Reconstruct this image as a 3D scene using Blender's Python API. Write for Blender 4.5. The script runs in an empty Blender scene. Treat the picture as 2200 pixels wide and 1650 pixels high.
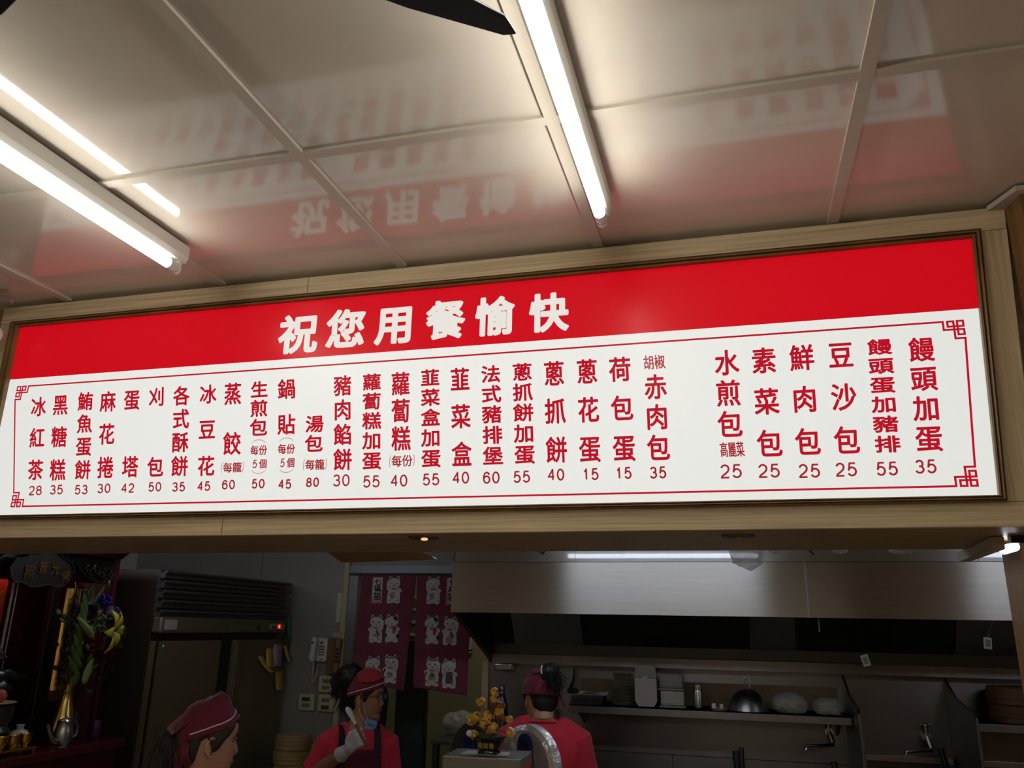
import bpy, bmesh, math, random
from mathutils import Vector, Matrix, noise
S = bpy.context.scene
C = S.collection
PI = math.pi
random.seed(4)
# ---------------------------------------------------------------- camera
camd = bpy.data.cameras.new('camera')
cam = bpy.data.objects.new('camera', camd)
C.objects.link(cam)
camd.sensor_width = 36.0
camd.lens = 28.26
camd.clip_start = 0.02
_r = Vector((0.965114, 0.261145, 0.018942))
_u = Vector((0.057877, -0.283333, 0.957274))
_f = Vector((-0.255354, 0.922782, 0.288563))
_m = Matrix((_r, _u, -_f)).transposed().to_4x4()
_m.translation = Vector((0, 0, 1.7))
cam.matrix_world = _m
S.camera = cam
# ---------------------------------------------------------------- world, exposure
w = bpy.data.worlds.new('world')
S.world = w
w.use_nodes = True
w.node_tree.nodes['Background'].inputs['Color'].default_value = (0.9, 0.95, 1.0, 1)
w.node_tree.nodes['Background'].inputs['Strength'].default_value = 0.02
S.view_settings.view_transform = 'Standard'
S.view_settings.look = 'None'
S.view_settings.gamma = 1.0
S.view_settings.use_curve_mapping = False
S.view_settings.exposure = 0.13
S.cycles.use_denoising = True
S.cycles.max_bounces = 8
S.cycles.sample_clamp_indirect = 4.0
TUBE_POWER = 18.0        # emission of the dining room tubes
KITCHEN_TUBE_POWER = 19.0
SIGN_POWER = 0.63        # emission of the backlit sign face

DISHES = [
    ('冰紅茶', -2.1774, -2.1402, 2.3606, 2.1498, 0.0579, 0.0655, '28', -2.1252, 2.0831, 0.0539, 0.0310),
    ('黑糖糕', -2.0902, -2.0531, 2.3623, 2.1471, 0.0587, 0.0676, '35', -2.0438, 2.0836, 0.0530, 0.0308),
    ('鮪魚蛋餅', -1.9934, -1.9568, 2.3692, 2.1441, 0.0576, 0.0608, '53', -1.9495, 2.0813, 0.0520, 0.0305),
    ('麻花捲', -1.9059, -1.8726, 2.3634, 2.1489, 0.0577, 0.0674, '30', -1.8654, 2.0832, 0.0511, 0.0302),
    ('蛋塔', -1.8152, -1.7819, 2.3637, 2.1485, 0.0572, 0.0658, '42', -1.7781, 2.0820, 0.0502, 0.0300),
    ('刈包', -1.7236, -1.6901, 2.3688, 2.1446, 0.0562, 0.0612, '50', -1.6812, 2.0834, 0.0491, 0.0297),
    ('各式酥餅', -1.6330, -1.6039, 2.3673, 2.1442, 0.0574, 0.0621, '35', -1.5971, 2.0812, 0.0483, 0.0294),
    ('冰豆花', -1.5376, -1.5115, 2.3670, 2.1422, 0.0573, 0.0605, '45', -1.5099, 2.0809, 0.0474, 0.0291),
    ('蒸餃', -1.4502, -1.4317, 2.3635, 2.2075, 0.0587, 0.0688, '60', -1.4268, 2.0834, 0.0465, 0.0289),
    ('生煎包', -1.3599, -1.3478, 2.3717, 2.2528, 0.0578, 0.0519, '50', -1.3279, 2.0836, 0.0455, 0.0286),
    ('鍋貼', -1.2667, -1.2555, 2.3677, 2.2581, 0.0577, 0.0611, '45', -1.2406, 2.0799, 0.0446, 0.0283),
    ('湯包', -1.1630, -1.1597, 2.2552, 2.1966, 0.0568, 0.0507, '80', -1.1523, 2.0830, 0.0438, 0.0280),
    ('豬肉餡餅', -1.0829, -1.0635, 2.3674, 2.1461, 0.0561, 0.0618, '30', -1.0625, 2.0862, 0.0553, 0.0348),
    ('蘿蔔糕加蛋', -0.9904, -0.9728, 2.3727, 2.1396, 0.0571, 0.0501, '55', -0.9694, 2.0803, 0.0541, 0.0344),
    ('蘿蔔糕', -0.8997, -0.8879, 2.3620, 2.2005, 0.0561, 0.0690, '40', -0.8864, 2.0804, 0.0531, 0.0341),
    ('韮菜盒加蛋', -0.8096, -0.7950, 2.3742, 2.1402, 0.0558, 0.0501, '55', -0.7920, 2.0811, 0.0519, 0.0337),
    ('韮菜盒', -0.7196, -0.7062, 2.3636, 2.1488, 0.0556, 0.0681, '40', -0.7060, 2.0834, 0.0509, 0.0334),
    ('法式豬排堡', -0.6292, -0.6165, 2.3738, 2.1409, 0.0554, 0.0501, '60', -0.6197, 2.0814, 0.0499, 0.0331),
    ('蔥抓餅加蛋', -0.5388, -0.5281, 2.3739, 2.1415, 0.0552, 0.0505, '55', -0.5351, 2.0812, 0.0489, 0.0327),
    ('蔥抓餅', -0.4488, -0.4411, 2.3637, 2.1511, 0.0559, 0.0698, '40', -0.4422, 2.0840, 0.0478, 0.0324),
    ('蔥花蛋', -0.3576, -0.3516, 2.3636, 2.1496, 0.0556, 0.0691, '15', -0.3509, 2.0826, 0.0467, 0.0320),
    ('荷包蛋', -0.2682, -0.2619, 2.3640, 2.1489, 0.0571, 0.0683, '15', -0.2651, 2.0832, 0.0457, 0.0317),
    ('赤肉包', -0.1758, -0.1738, 2.3098, 2.1464, 0.0565, 0.0671, '35', -0.1768, 2.0818, 0.0447, 0.0313),
    ('水煎包', 0.0082, 0.0068, 2.3641, 2.2002, 0.0593, 0.0683, '25', 0.0025, 2.0796, 0.0556, 0.0356),
    ('素菜包', 0.1000, 0.0989, 2.3636, 2.1467, 0.0587, 0.0682, '25', 0.0926, 2.0780, 0.0543, 0.0351),
    ('鮮肉包', 0.1920, 0.1884, 2.3647, 2.1474, 0.0573, 0.0674, '25', 0.1859, 2.0751, 0.0529, 0.0347),
    ('豆沙包', 0.2844, 0.2778, 2.3656, 2.1475, 0.0569, 0.0683, '25', 0.2696, 2.0757, 0.0518, 0.0343),
    ('饅頭蛋加豬排', 0.3751, 0.3675, 2.3800, 2.1344, 0.0556, 0.0410, '55', 0.3602, 2.0749, 0.0505, 0.0339),
    ('饅頭加蛋', 0.4682, 0.4589, 2.3664, 2.1443, 0.0570, 0.0613, '35', 0.4440, 2.0774, 0.0494, 0.0335),
]
NOTES = [
    ('(每籠)', -1.4207, 2.1346, 0.0744, 0.0354),
    ('(每籠)', -1.1500, 2.1342, 0.0725, 0.0357),
    ('每份', -1.3387, 2.1835, 0.0567, 0.0293),
    ('5個', -1.3326, 2.1425, 0.0542, 0.0281),
    ('每份', -1.2472, 2.1838, 0.0566, 0.0300),
    ('5個', -1.2416, 2.1427, 0.0532, 0.0287),
    ('(每份)', -0.8813, 2.1360, 0.0738, 0.0384),
    ('胡椒', -0.1772, 2.3779, 0.0577, 0.0396),
    ('高麗菜', 0.0083, 2.1349, 0.0596, 0.0383),
]
ARCS = [
    (-1.3425, 2.2096, 0.0474, 0.0095, 1),
    (-1.3312, 2.1192, 0.0468, 0.0093, -1),
    (-1.2503, 2.2115, 0.0465, 0.0094, 1),
    (-1.2400, 2.1192, 0.0459, 0.0092, -1),
]
TITLE = [
    ('祝', -1.2468, 2.5424, 0.1309, 0.1281),
    ('您', -1.0883, 2.5463, 0.1265, 0.1261),
    ('用', -0.9302, 2.5468, 0.1221, 0.1240),
    ('餐', -0.7716, 2.5482, 0.1178, 0.1220),
    ('愉', -0.6223, 2.5471, 0.1138, 0.1199),
    ('快', -0.4644, 2.5448, 0.1096, 0.1178),
]
# TL ['-2.2764', '2.4330']
# TLh ['-2.2458', '2.4336']
# BL ['-2.2089', '2.0343']
# BR ['0.5471', '2.0301']
# TR ['0.5681', '2.4323']
# lineTR ['0.5294', '2.4355']
# lineBRx ['0.5036', '2.0301']
# redL ['-2.3136', '2.4630']
# redR ['0.6006', '2.4623']
# lineleft ['-2.2816', '2.3962']
# stepTL ['-2.2479', '2.4104']
# BRs1 ['0.5067', '2.0539']

# ---------------------------------------------------------------- materials
_mats = {}
def mat(name, col, rough=0.5, metal=0.0, spec=0.5, emit=0.0, ecol=None, aniso=0.0, coat=0.0, trans=0.0, alpha=1.0, bump=0.0, bscale=40.0, var=0.0, vscale=6.0, stretch=(1, 1, 1), sheen=0.0, ior=1.45):
    if name in _mats: return _mats[name]
    m = bpy.data.materials.new(name)
    m.use_nodes = True
    nt = m.node_tree
    b = nt.nodes['Principled BSDF']
    b.inputs['Base Color'].default_value = (*col, 1)
    b.inputs['Roughness'].default_value = rough
    b.inputs['Metallic'].default_value = metal
    b.inputs['Specular IOR Level'].default_value = spec
    b.inputs['IOR'].default_value = ior
    b.inputs['Coat Weight'].default_value = coat
    b.inputs['Sheen Weight'].default_value = sheen
    b.inputs['Transmission Weight'].default_value = trans
    b.inputs['Alpha'].default_value = alpha
    if emit:
        b.inputs['Emission Color'].default_value = (*(ecol or col), 1)
        b.inputs['Emission Strength'].default_value = emit
    if aniso:
        b.inputs['Anisotropic'].default_value = aniso
        t = nt.nodes.new('ShaderNodeCombineXYZ'); t.inputs[2].default_value = 1.0   # horizontal brushing: reflections smear vertically
        nt.links.new(t.outputs[0], b.inputs['Tangent'])
    if bump or var:
        tc = nt.nodes.new('ShaderNodeTexCoord'); mp = nt.nodes.new('ShaderNodeMapping')
        mp.inputs['Scale'].default_value = stretch
        nt.links.new(tc.outputs['Object'], mp.inputs['Vector'])
    if bump:
        n = nt.nodes.new('ShaderNodeTexNoise'); n.inputs['Scale'].default_value = bscale; n.inputs['Detail'].default_value = 4
        nt.links.new(mp.outputs[0], n.inputs['Vector'])
        bp = nt.nodes.new('ShaderNodeBump'); bp.inputs['Strength'].default_value = bump; bp.inputs['Distance'].default_value = 0.01
        nt.links.new(n.outputs['Fac'], bp.inputs['Height']); nt.links.new(bp.outputs[0], b.inputs['Normal'])
    if var:
        n2 = nt.nodes.new('ShaderNodeTexNoise'); n2.inputs['Scale'].default_value = vscale; n2.inputs['Detail'].default_value = 5
        nt.links.new(mp.outputs[0], n2.inputs['Vector'])
        cr = nt.nodes.new('ShaderNodeValToRGB')
        cr.color_ramp.elements[0].position = 0.3; cr.color_ramp.elements[1].position = 0.7
        cr.color_ramp.elements[0].color = (*[c * (1 - var) for c in col], 1)
        cr.color_ramp.elements[1].color = (*[min(1, c * (1 + var)) for c in col], 1)
        nt.links.new(n2.outputs['Fac'], cr.inputs[0]); nt.links.new(cr.outputs[0], b.inputs['Base Color'])
    _mats[name] = m
    return m

# ---------------------------------------------------------------- mesh builder
class MB:
    def __init__(s): s.v = []; s.f = []; s.mi = []; s.cur = 0
    def add(s, vs, fs):
        o = len(s.v); s.v += [tuple(p) for p in vs]
        for f in fs: s.f.append([o + i for i in f]); s.mi.append(s.cur)
        return s
    def box(s, a, b, yaw=0.0, c=None):
        x0, y0, z0 = a; x1, y1, z1 = b
        vs = [Vector(p) for p in ((x0,y0,z0),(x1,y0,z0),(x1,y1,z0),(x0,y1,z0),(x0,y0,z1),(x1,y0,z1),(x1,y1,z1),(x0,y1,z1))]
        if yaw:
            o = Vector(c) if c else (Vector(a) + Vector(b)) / 2
            R = Matrix.Rotation(yaw, 3, 'Z'); vs = [R @ (p - o) + o for p in vs]
        return s.add(vs, [(0,3,2,1),(4,5,6,7),(0,1,5,4),(1,2,6,5),(2,3,7,6),(3,0,4,7)])
    def hexa(s, p): # 8 corners: bottom 4, top 4
        return s.add(p, [(0,3,2,1),(4,5,6,7),(0,1,5,4),(1,2,6,5),(2,3,7,6),(3,0,4,7)])
    def tube(s, pts, r, n=10, caps=True, flat=1.0, up=None):
        pts = [Vector(p) for p in pts]; k = len(pts)
        rs = r if isinstance(r, (list, tuple)) else [r] * k
        rings = []; prev = None
        for i, p in enumerate(pts):
            d = (pts[min(i + 1, k - 1)] - pts[max(i - 1, 0)])
            if d.length < 1e-9: d = Vector((0, 0, 1))
            d.normalize()
            if prev is None:
                a = Vector(up) if up else (Vector((0, 0, 1)) if abs(d.z) < 0.9 else Vector((1, 0, 0)))
            else: a = prev
            x = a - d * a.dot(d)
            if x.length < 1e-6: x = d.orthogonal()
            x.normalize(); y = d.cross(x); prev = x
            rings.append([p + x * (math.cos(2*PI*j/n) * rs[i] * flat) + y * (math.sin(2*PI*j/n) * rs[i]) for j in range(n)])
        vs = [q for R in rings for q in R]
        fs = [(i*n + j, i*n + (j+1) % n, (i+1)*n + (j+1) % n, (i+1)*n + j) for i in range(k-1) for j in range(n)]
        if caps: fs += [tuple(range(n-1, -1, -1)), tuple((k-1)*n + j for j in range(n))]
        return s.add(vs, fs)
    def capsule(s, pts, rs, n=10):
        pts = [Vector(p) for p in pts]; rs = list(rs) if isinstance(rs, (list, tuple)) else [rs] * len(pts)
        d0 = (pts[0] - pts[1]).normalized(); d1 = (pts[-1] - pts[-2]).normalized()
        P = [pts[0] + d0 * rs[0] * 0.95, pts[0] + d0 * rs[0] * 0.6] + pts + [pts[-1] + d1 * rs[-1] * 0.6, pts[-1] + d1 * rs[-1] * 0.95]
        R = [rs[0] * 0.3, rs[0] * 0.8] + rs + [rs[-1] * 0.8, rs[-1] * 0.3]
        return s.tube(P, R, n)
    def cyl(s, a, b, r, n=20, r2=None):
        return s.tube([a, b], [r, r if r2 is None else r2], n)
    def lathe(s, o, prof, n=24, M=None):
        M = M or Matrix.Identity(3); o = Vector(o)
        vs = [o + M @ Vector((r * math.cos(2*PI*j/n), r * math.sin(2*PI*j/n), z)) for r, z in prof for j in range(n)]
        k = len(prof)
        fs = [(i*n + j, i*n + (j+1) % n, (i+1)*n + (j+1) % n, (i+1)*n + j) for i in range(k-1) for j in range(n)]
        fs += [tuple(range(n-1, -1, -1)), tuple((k-1)*n + j for j in range(n))]
        return s.add(vs, fs)
    def sphere(s, c, r, nu=14, nv=9, M=None):
        r = r if isinstance(r, (list, tuple)) else (r, r, r); c = Vector(c); M = M or Matrix.Identity(3)
        vs = [c + M @ Vector((0, 0, -r[2]))]
        for i in range(1, nv):
            t = -PI/2 + PI*i/nv
            vs += [c + M @ Vector((r[0]*math.cos(t)*math.cos(2*PI*j/nu), r[1]*math.cos(t)*math.sin(2*PI*j/nu), r[2]*math.sin(t))) for j in range(nu)]
        vs.append(c + M @ Vector((0, 0, r[2])))
        fs = [(0, 1 + (j+1) % nu, 1 + j) for j in range(nu)]
        for i in range(nv - 2):
            a = 1 + i*nu
            fs += [(a+j, a+(j+1) % nu, a+nu+(j+1) % nu, a+nu+j) for j in range(nu)]
        a = 1 + (nv-2)*nu; t = len(vs) - 1
        fs += [(a+j, a+(j+1) % nu, t) for j in range(nu)]
        return s.add(vs, fs)
    def prism(s, poly, vec):
        poly = [Vector(p) for p in poly]; vec = Vector(vec); n = len(poly)
        return s.add(poly + [p + vec for p in poly], [tuple(range(n-1, -1, -1)), tuple(range(n, 2*n))] + [(i, (i+1) % n, n+(i+1) % n, n+i) for i in range(n)])
    def poly(s, pts): return s.add(pts, [tuple(range(len(pts)))])
    def grid(s, fn, nu, nv, cu=False):
        vs = [fn(i / (nu if cu else nu - 1), j / (nv - 1)) for j in range(nv) for i in range(nu)]
        m = nu if cu else nu - 1
        return s.add(vs, [(j*nu + i, j*nu + (i+1) % nu, (j+1)*nu + (i+1) % nu, (j+1)*nu + i) for j in range(nv-1) for i in range(m)])
    def loft(s, rings, caps=True):
        n = len(rings[0]); k = len(rings)
        fs = [(i*n + j, i*n + (j+1) % n, (i+1)*n + (j+1) % n, (i+1)*n + j) for i in range(k-1) for j in range(n)]
        if caps: fs += [tuple(range(n-1, -1, -1)), tuple((k-1)*n + j for j in range(n))]
        return s.add([p for R in rings for p in R], fs)

_org = {}
def obj(name, mb, m, parent=None, origin=None, bevel=0.0, smooth=40.0, seg=2, solid=0.0, sub=0, fix=True):
    o0 = Vector(origin) if origin is not None else (_org[parent.name] if parent is not None else Vector((0, 0, 0)))
    me = bpy.data.meshes.new(name)
    me.from_pydata([Vector(p) - o0 for p in mb.v], [], mb.f)
    for mm in (m if isinstance(m, (list, tuple)) else [m]): me.materials.append(mm)
    if isinstance(m, (list, tuple)): me.polygons.foreach_set('material_index', mb.mi)
    if fix:
        bm = bmesh.new(); bm.from_mesh(me); bmesh.ops.recalc_face_normals(bm, faces=bm.faces); bm.to_mesh(me); bm.free()
    if smooth:
        me.polygons.foreach_set('use_smooth', [True] * len(me.polygons)); me.set_sharp_from_angle(angle=math.radians(smooth))
    o = bpy.data.objects.new(name, me); C.objects.link(o)
    _org[o.name] = o0
    if parent is not None: o.parent = parent
    else: o.location = o0
    if solid:
        q = o.modifiers.new('solid', 'SOLIDIFY'); q.thickness = solid; q.offset = 0
    if bevel:
        q = o.modifiers.new('bevel', 'BEVEL'); q.width = bevel; q.segments = seg; q.limit_method = 'ANGLE'; q.angle_limit = math.radians(35)
    if sub:
        q = o.modifiers.new('sub', 'SUBSURF'); q.levels = sub; q.render_levels = sub
    return o
def thing(name, label, cat, loc, group=None):
    o = bpy.data.objects.new(name, None); C.objects.link(o); o.location = loc
    o.empty_display_size = 0.05
    _org[o.name] = Vector(loc)
    return tag(o, label, cat, group)
def tag(o, label=None, cat=None, group=None, kind=None):
    if label: o['label'] = label
    if cat: o['category'] = cat
    if group: o['group'] = group
    if kind: o['kind'] = kind
    return o
def struct(name, mb, m, **k):
    o = obj(name, mb, m, **k); o['kind'] = 'structure'; return o
def dup(root, delta, label):
    def cp(o, par):
        c = o.copy(); C.objects.link(c)
        if par is not None: c.parent = par
        for ch in list(o.children): cp(ch, c)
        return c
    r = cp(root, None); r.location = root.location + Vector(delta); r['label'] = label
    _org[r.name] = Vector(r.location)
    return r
def remesh(mb, vox, smooth_it=2, fac=0.5):
    """one continuous skin around overlapping closed volumes"""
    me = bpy.data.meshes.new('tmp'); me.from_pydata(mb.v, [], mb.f)
    bm = bmesh.new(); bm.from_mesh(me); bmesh.ops.recalc_face_normals(bm, faces=bm.faces); bm.to_mesh(me); bm.free()
    o = bpy.data.objects.new('tmp', me); C.objects.link(o)
    q = o.modifiers.new('r', 'REMESH'); q.mode = 'VOXEL'; q.voxel_size = vox
    if smooth_it:
        q = o.modifiers.new('s', 'SMOOTH'); q.factor = fac; q.iterations = smooth_it
    dg = bpy.context.evaluated_depsgraph_get()
    e = o.evaluated_get(dg); r = e.to_mesh()
    out = MB(); out.add([v.co.copy() for v in r.vertices], [tuple(p.vertices) for p in r.polygons])
    e.to_mesh_clear()
    bpy.data.objects.remove(o); bpy.data.meshes.remove(me)
    return out

# ---------------------------------------------------------------- lettering
_gl = {}
def glyph(ch):
    if ch in _gl: return _gl[ch]
    c = bpy.data.curves.new('t', 'FONT'); c.body = ch; c.resolution_u = 4
    o = bpy.data.objects.new('t', c); C.objects.link(o)
    dg = bpy.context.evaluated_depsgraph_get()
    e = o.evaluated_get(dg); me = e.to_mesh()
    bm = bmesh.new(); bm.from_mesh(me); e.to_mesh_clear()
    bmesh.ops.remove_doubles(bm, verts=bm.verts, dist=1e-5)
    bm.verts.ensure_lookup_table(); bm.verts.index_update()
    V = [(v.co.x, v.co.y) for v in bm.verts]
    F = [[v.index for v in f.verts] for f in bm.faces]
    E = [(e_.verts[0].index, e_.verts[1].index) for e_ in bm.edges if len(e_.link_faces) == 1]
    bm.free(); bpy.data.objects.remove(o); bpy.data.curves.remove(c)
    _gl[ch] = (V, F, E)
    return _gl[ch]
def stamp(mb, V, F, E, fn, grow, place):
    """V in em units -> fn gives flat (u, v); grow rounds and thickens the strokes; place lifts (u, v) into the world"""
    P = [fn(*p) for p in V]
    mb.add([place(*p) for p in P], F)
    if grow <= 0: return
    nb = {}
    for a, b in E: nb.setdefault(a, []).append(b); nb.setdefault(b, []).append(a)
    for a, b in E:
        (ax, ay), (bx, by) = P[a], P[b]
        dx, dy = bx - ax, by - ay; L = math.hypot(dx, dy)
        if L < 1e-7: continue
        nx, ny = -dy / L * grow, dx / L * grow
        mb.add([place(ax+nx, ay+ny), place(bx+nx, by+ny), place(bx-nx, by-ny), place(ax-nx, ay-ny)], [(3, 2, 1, 0)])
    for i, ns in nb.items():
        x, y = P[i]
        if len(ns) == 2:
            (ax, ay), (bx, by) = P[ns[0]], P[ns[1]]
            d = abs(math.atan2((x-ax)*(by-y) - (y-ay)*(bx-x), (x-ax)*(bx-x) + (y-ay)*(by-y)))
            if d < 0.12: continue
            n = 12 if d > 0.5 else 8
        else: n = 12
        mb.add([place(x + grow*math.cos(2*PI*k/n), y + grow*math.sin(2*PI*k/n)) for k in range(n)], [tuple(range(n))])
def hanzi(mb, ch, u, v, w, h, grow, place, shear=0.0):
    V, F, E = glyph(ch)
    gx, gy = w - 2*grow, h - 2*grow
    def fn(a, b):
        y = (b - 0.38) / 0.92 * gy
        return u + (a - 0.5) / 0.92 * gx + shear * y, v + y
    stamp(mb, V, F, E, fn, grow, place)
def _arc(cx, cy, rx_, ry_, a0, a1, n=14):
    return [(cx + rx_ * math.cos(math.radians(a0 + (a1 - a0) * i / n)), cy + ry_ * math.sin(math.radians(a0 + (a1 - a0) * i / n))) for i in range(n + 1)]
DIGIT = {
    '0': [_arc(.5, .5, .5, .5, 90, 450, 36)],
    '1': [[(.22, .76), (.40, .80), (.52, .88), (.60, 1.0), (.60, 0)]],
    '2': [_arc(.5, .70, .47, .30, 165, 0, 14) + [(.93, .58), (.80, .45), (.45, .27), (.16, .14), (.04, 0), (1, 0)]],
    '3': [_arc(.48, .745, .43, .255, 160, -60, 16) + [(.48, .53)], [(.40, .53)] + _arc(.48, .27, .50, .27, 75, -160, 20)],
    '4': [[(.74, 0), (.74, 1.0), (.0, .31), (1.0, .31)]],
    '5': [[(.92, 1.0), (.20, 1.0), (.08, .46)] + _arc(.47, .33, .51, .33, 142, -155, 22)],
    '6': [[(.93, .77)] + _arc(.55, .75, .36, .25, 25, 110, 8) + _arc(.50, .50, .49, .50, 120, 190, 8) + [(.01, .36)], _arc(.5, .32, .49, .32, 0, 360, 30)],
    '8': [_arc(.5, .76, .42, .24, 0, 360, 28), _arc(.5, .27, .5, .27, 0, 360, 30)],
}
def digits(mb, text, u, v, w, h, pen, place, shear=0.0):
    k = len(text); gap = 0.0 if k == 1 else w * 0.10; cw = (w - gap * (k - 1)) / k
    for i, ch in enumerate(text):
        c = u + (i - (k - 1) / 2) * (cw + gap)
        for st in DIGIT[ch]:
            P = []
            for a, b in st:
                y = (b - .5) * (h - pen); P.append((c + (a - .5) * (cw - pen) + shear * y, v + y))
            for (ax, ay), (bx, by) in zip(P, P[1:]):
                dx, dy = bx - ax, by - ay; L = math.hypot(dx, dy)
                if L < 1e-7: continue
                nx, ny = -dy / L * pen / 2, dx / L * pen / 2
                mb.add([place(ax+nx, ay+ny), place(bx+nx, by+ny), place(bx-nx, by-ny), place(ax-nx, ay-ny)], [(3, 2, 1, 0)])
            for x, y in P[1:-1]:
                mb.add([place(x + pen/2*math.cos(PI*j/4), y + pen/2*math.sin(PI*j/4)) for j in range(8)], [tuple(range(8))])
def words_fit(mb, text, u, v, w, h, grow, place, shear=0.0, gap=0.06):
    """a run of latin characters stretched to fill a w x h box centred on (u, v)"""
    x = 0.0; runs = []
    for ch in text:
        V, F, E = glyph(ch)
        x0 = min(p[0] for p in V); x1 = max(p[0] for p in V)
        adv = x1 - x0
        pad = 0.14 if ch == '1' else 0.0
        runs.append((x + pad - x0, V, F, E)); x += adv + gap + pad
    W = x - gap
    y0 = min(p[1] for r in runs for p in r[1]); y1 = max(p[1] for r in runs for p in r[1])
    for off, V, F, E in runs:
        def fn(a, b, off=off):
            y = ((b - y0) / (y1 - y0) - 0.5) * (h - 2*grow)
            return u + ((a + off) / W - 0.5) * (w - 2*grow) + shear * y, v + y
        stamp(mb, V, F, E, fn, grow, place)

# ---------------------------------------------------------------- surfaces
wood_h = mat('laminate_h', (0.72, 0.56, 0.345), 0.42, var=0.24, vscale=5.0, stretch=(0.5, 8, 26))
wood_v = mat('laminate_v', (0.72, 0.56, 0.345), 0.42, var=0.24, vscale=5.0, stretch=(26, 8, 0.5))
soffit_m = mat('soffit_laminate', (0.42, 0.29, 0.16), 0.38, var=0.15, vscale=3.0, stretch=(0.6, 16, 8))  # same laminate as the fascia, its shade put into the darker colour
walnut = mat('walnut_moulding', (0.22, 0.12, 0.042), 0.35, var=0.25, vscale=4, stretch=(3, 3, 3))
panel_m = mat('ceiling_panel', (0.63, 0.56, 0.475), 0.07, spec=0.5, var=0.05, vscale=5, bump=0.006, bscale=120, ior=1.5)
tbar_m = mat('ceiling_bar', (0.56, 0.50, 0.42), 0.6, spec=0.2)
plaster = mat('plaster', (0.75, 0.70, 0.60), 0.7)
floor_m = mat('floor_tile', (0.42, 0.38, 0.33), 0.4, var=0.1, vscale=3)
white_paint = mat('white_enamel', (0.78, 0.76, 0.70), 0.4)
steel = mat('brushed_steel', (0.52, 0.49, 0.46), 0.31, metal=1.0, aniso=0.90, var=0.05, vscale=2, stretch=(1, 1, 20))
steel_upper = mat('polished_steel', (0.42, 0.41, 0.40), 0.38, metal=1.0, aniso=0.75, coat=0.8)
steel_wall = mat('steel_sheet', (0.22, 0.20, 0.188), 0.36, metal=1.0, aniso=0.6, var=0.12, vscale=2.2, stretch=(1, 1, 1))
steel_dark = mat('dark_steel', (0.10, 0.095, 0.09), 0.45, metal=0.8)  # darker steel for the hood sides and the gutter's upper band
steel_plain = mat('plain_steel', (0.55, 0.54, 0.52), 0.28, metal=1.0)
grey_wall = mat('grey_panel', (0.27, 0.245, 0.215), 0.45, var=0.1, vscale=2.5)
black = mat('black_plastic', (0.012, 0.012, 0.014), 0.4)
brown_pillar = mat('pillar_wood', (0.40, 0.22, 0.075), 0.4, var=0.15, vscale=3, stretch=(20, 20, 0.6))
yellow_wood = mat('yellow_wood', (0.52, 0.34, 0.08), 0.5, var=0.1, vscale=3, stretch=(20, 20, 0.6))
pale_wood = mat('pale_door_frame', (0.48, 0.37, 0.20), 0.5)
CZ = 2.731
# room shell
struct('floor', MB().box((-4.2, -3.6, -0.1), (2.4, 8.0, 0)), floor_m)
struct('ceiling', MB().box((-4.2, -3.6, CZ + 0.007), (2.4, 2.10, CZ + 0.1)), panel_m, smooth=0)
struct('ceiling_kitchen', MB().box((-4.2, 2.66, CZ), (2.4, 5.05, CZ + 0.1)), mat('kitchen_ceiling', (0.28, 0.27, 0.26), 0.7))
struct('wall_rear', MB().box((-4.2, -3.7, 0), (2.4, -3.6, CZ + 0.1)), plaster)
struct('wall_left', MB().box((-4.3, -3.6, 0), (-4.2, 8.0, CZ + 0.1)), plaster)
struct('wall_right', MB().box((2.4, -3.6, 0), (2.5, 8.0, CZ + 0.1)), plaster)
# suspended ceiling bars, 61 cm grid
xs = [-3.97, -3.36, -2.75, -2.14, -1.54, -0.918, -0.322, 0.299, 0.91, 1.52, 2.13]
ys = [1.44, 0.83, 0.22, -0.39, -1.0, -1.61, -2.22, -2.83]
n = 0
for x in xs:
    n += 1; struct('trim_%d' % n, MB().box((x - 0.014, -3.6, CZ - 0.001), (x + 0.014, 2.05, CZ + 0.007)), tbar_m, smooth=0)
for y in ys:
    n += 1; struct('trim_%d' % n, MB().box((-4.2, y - 0.014, CZ - 0.0005), (2.4, y + 0.014, CZ + 0.007)), tbar_m, smooth=0)
# header over the serving opening
ZB = 1.936
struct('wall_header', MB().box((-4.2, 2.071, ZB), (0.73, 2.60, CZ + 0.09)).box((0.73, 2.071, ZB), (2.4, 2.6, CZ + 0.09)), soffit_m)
# fascia boards (right end leans a little, as built)
def board(x0b, x1b, x0t, x1t, z0, z1, m):
    global n
    n += 1
    y0, y1 = 2.048, 2.071
    struct('trim_%d' % n, MB().hexa([(x0b, y0, z0), (x1b, y0, z0), (x1b, y1, z0), (x0b, y1, z0), (x0t, y0, z1), (x1t, y0, z1), (x1t, y1, z1), (x0t, y1, z1)]), m, smooth=0, bevel=0.0012)
ZF0, ZF1 = 1.991, 2.667           # outer edge of the sign frame
board(-2.407, -1.231, -2.407, -1.231, ZF1, CZ - 0.004, wood_h)
board(-1.229, 0.697, -1.229, 0.7, ZF1, CZ - 0.004, wood_h)
board(-2.6, -1.431, -2.6, -1.431, ZB, ZF0, wood_h)
board(-1.429, 0.72, -1.429, 0.72, ZB, ZF0, wood_h)
board(-2.407, -2.352, -2.407, -2.352, ZF0 + 0.001, ZF1 - 0.001, wood_v)
board(0.599, 0.664, 0.636, 0.697, ZF0 + 0.001, ZF1 - 0.001, wood_v)
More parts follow.
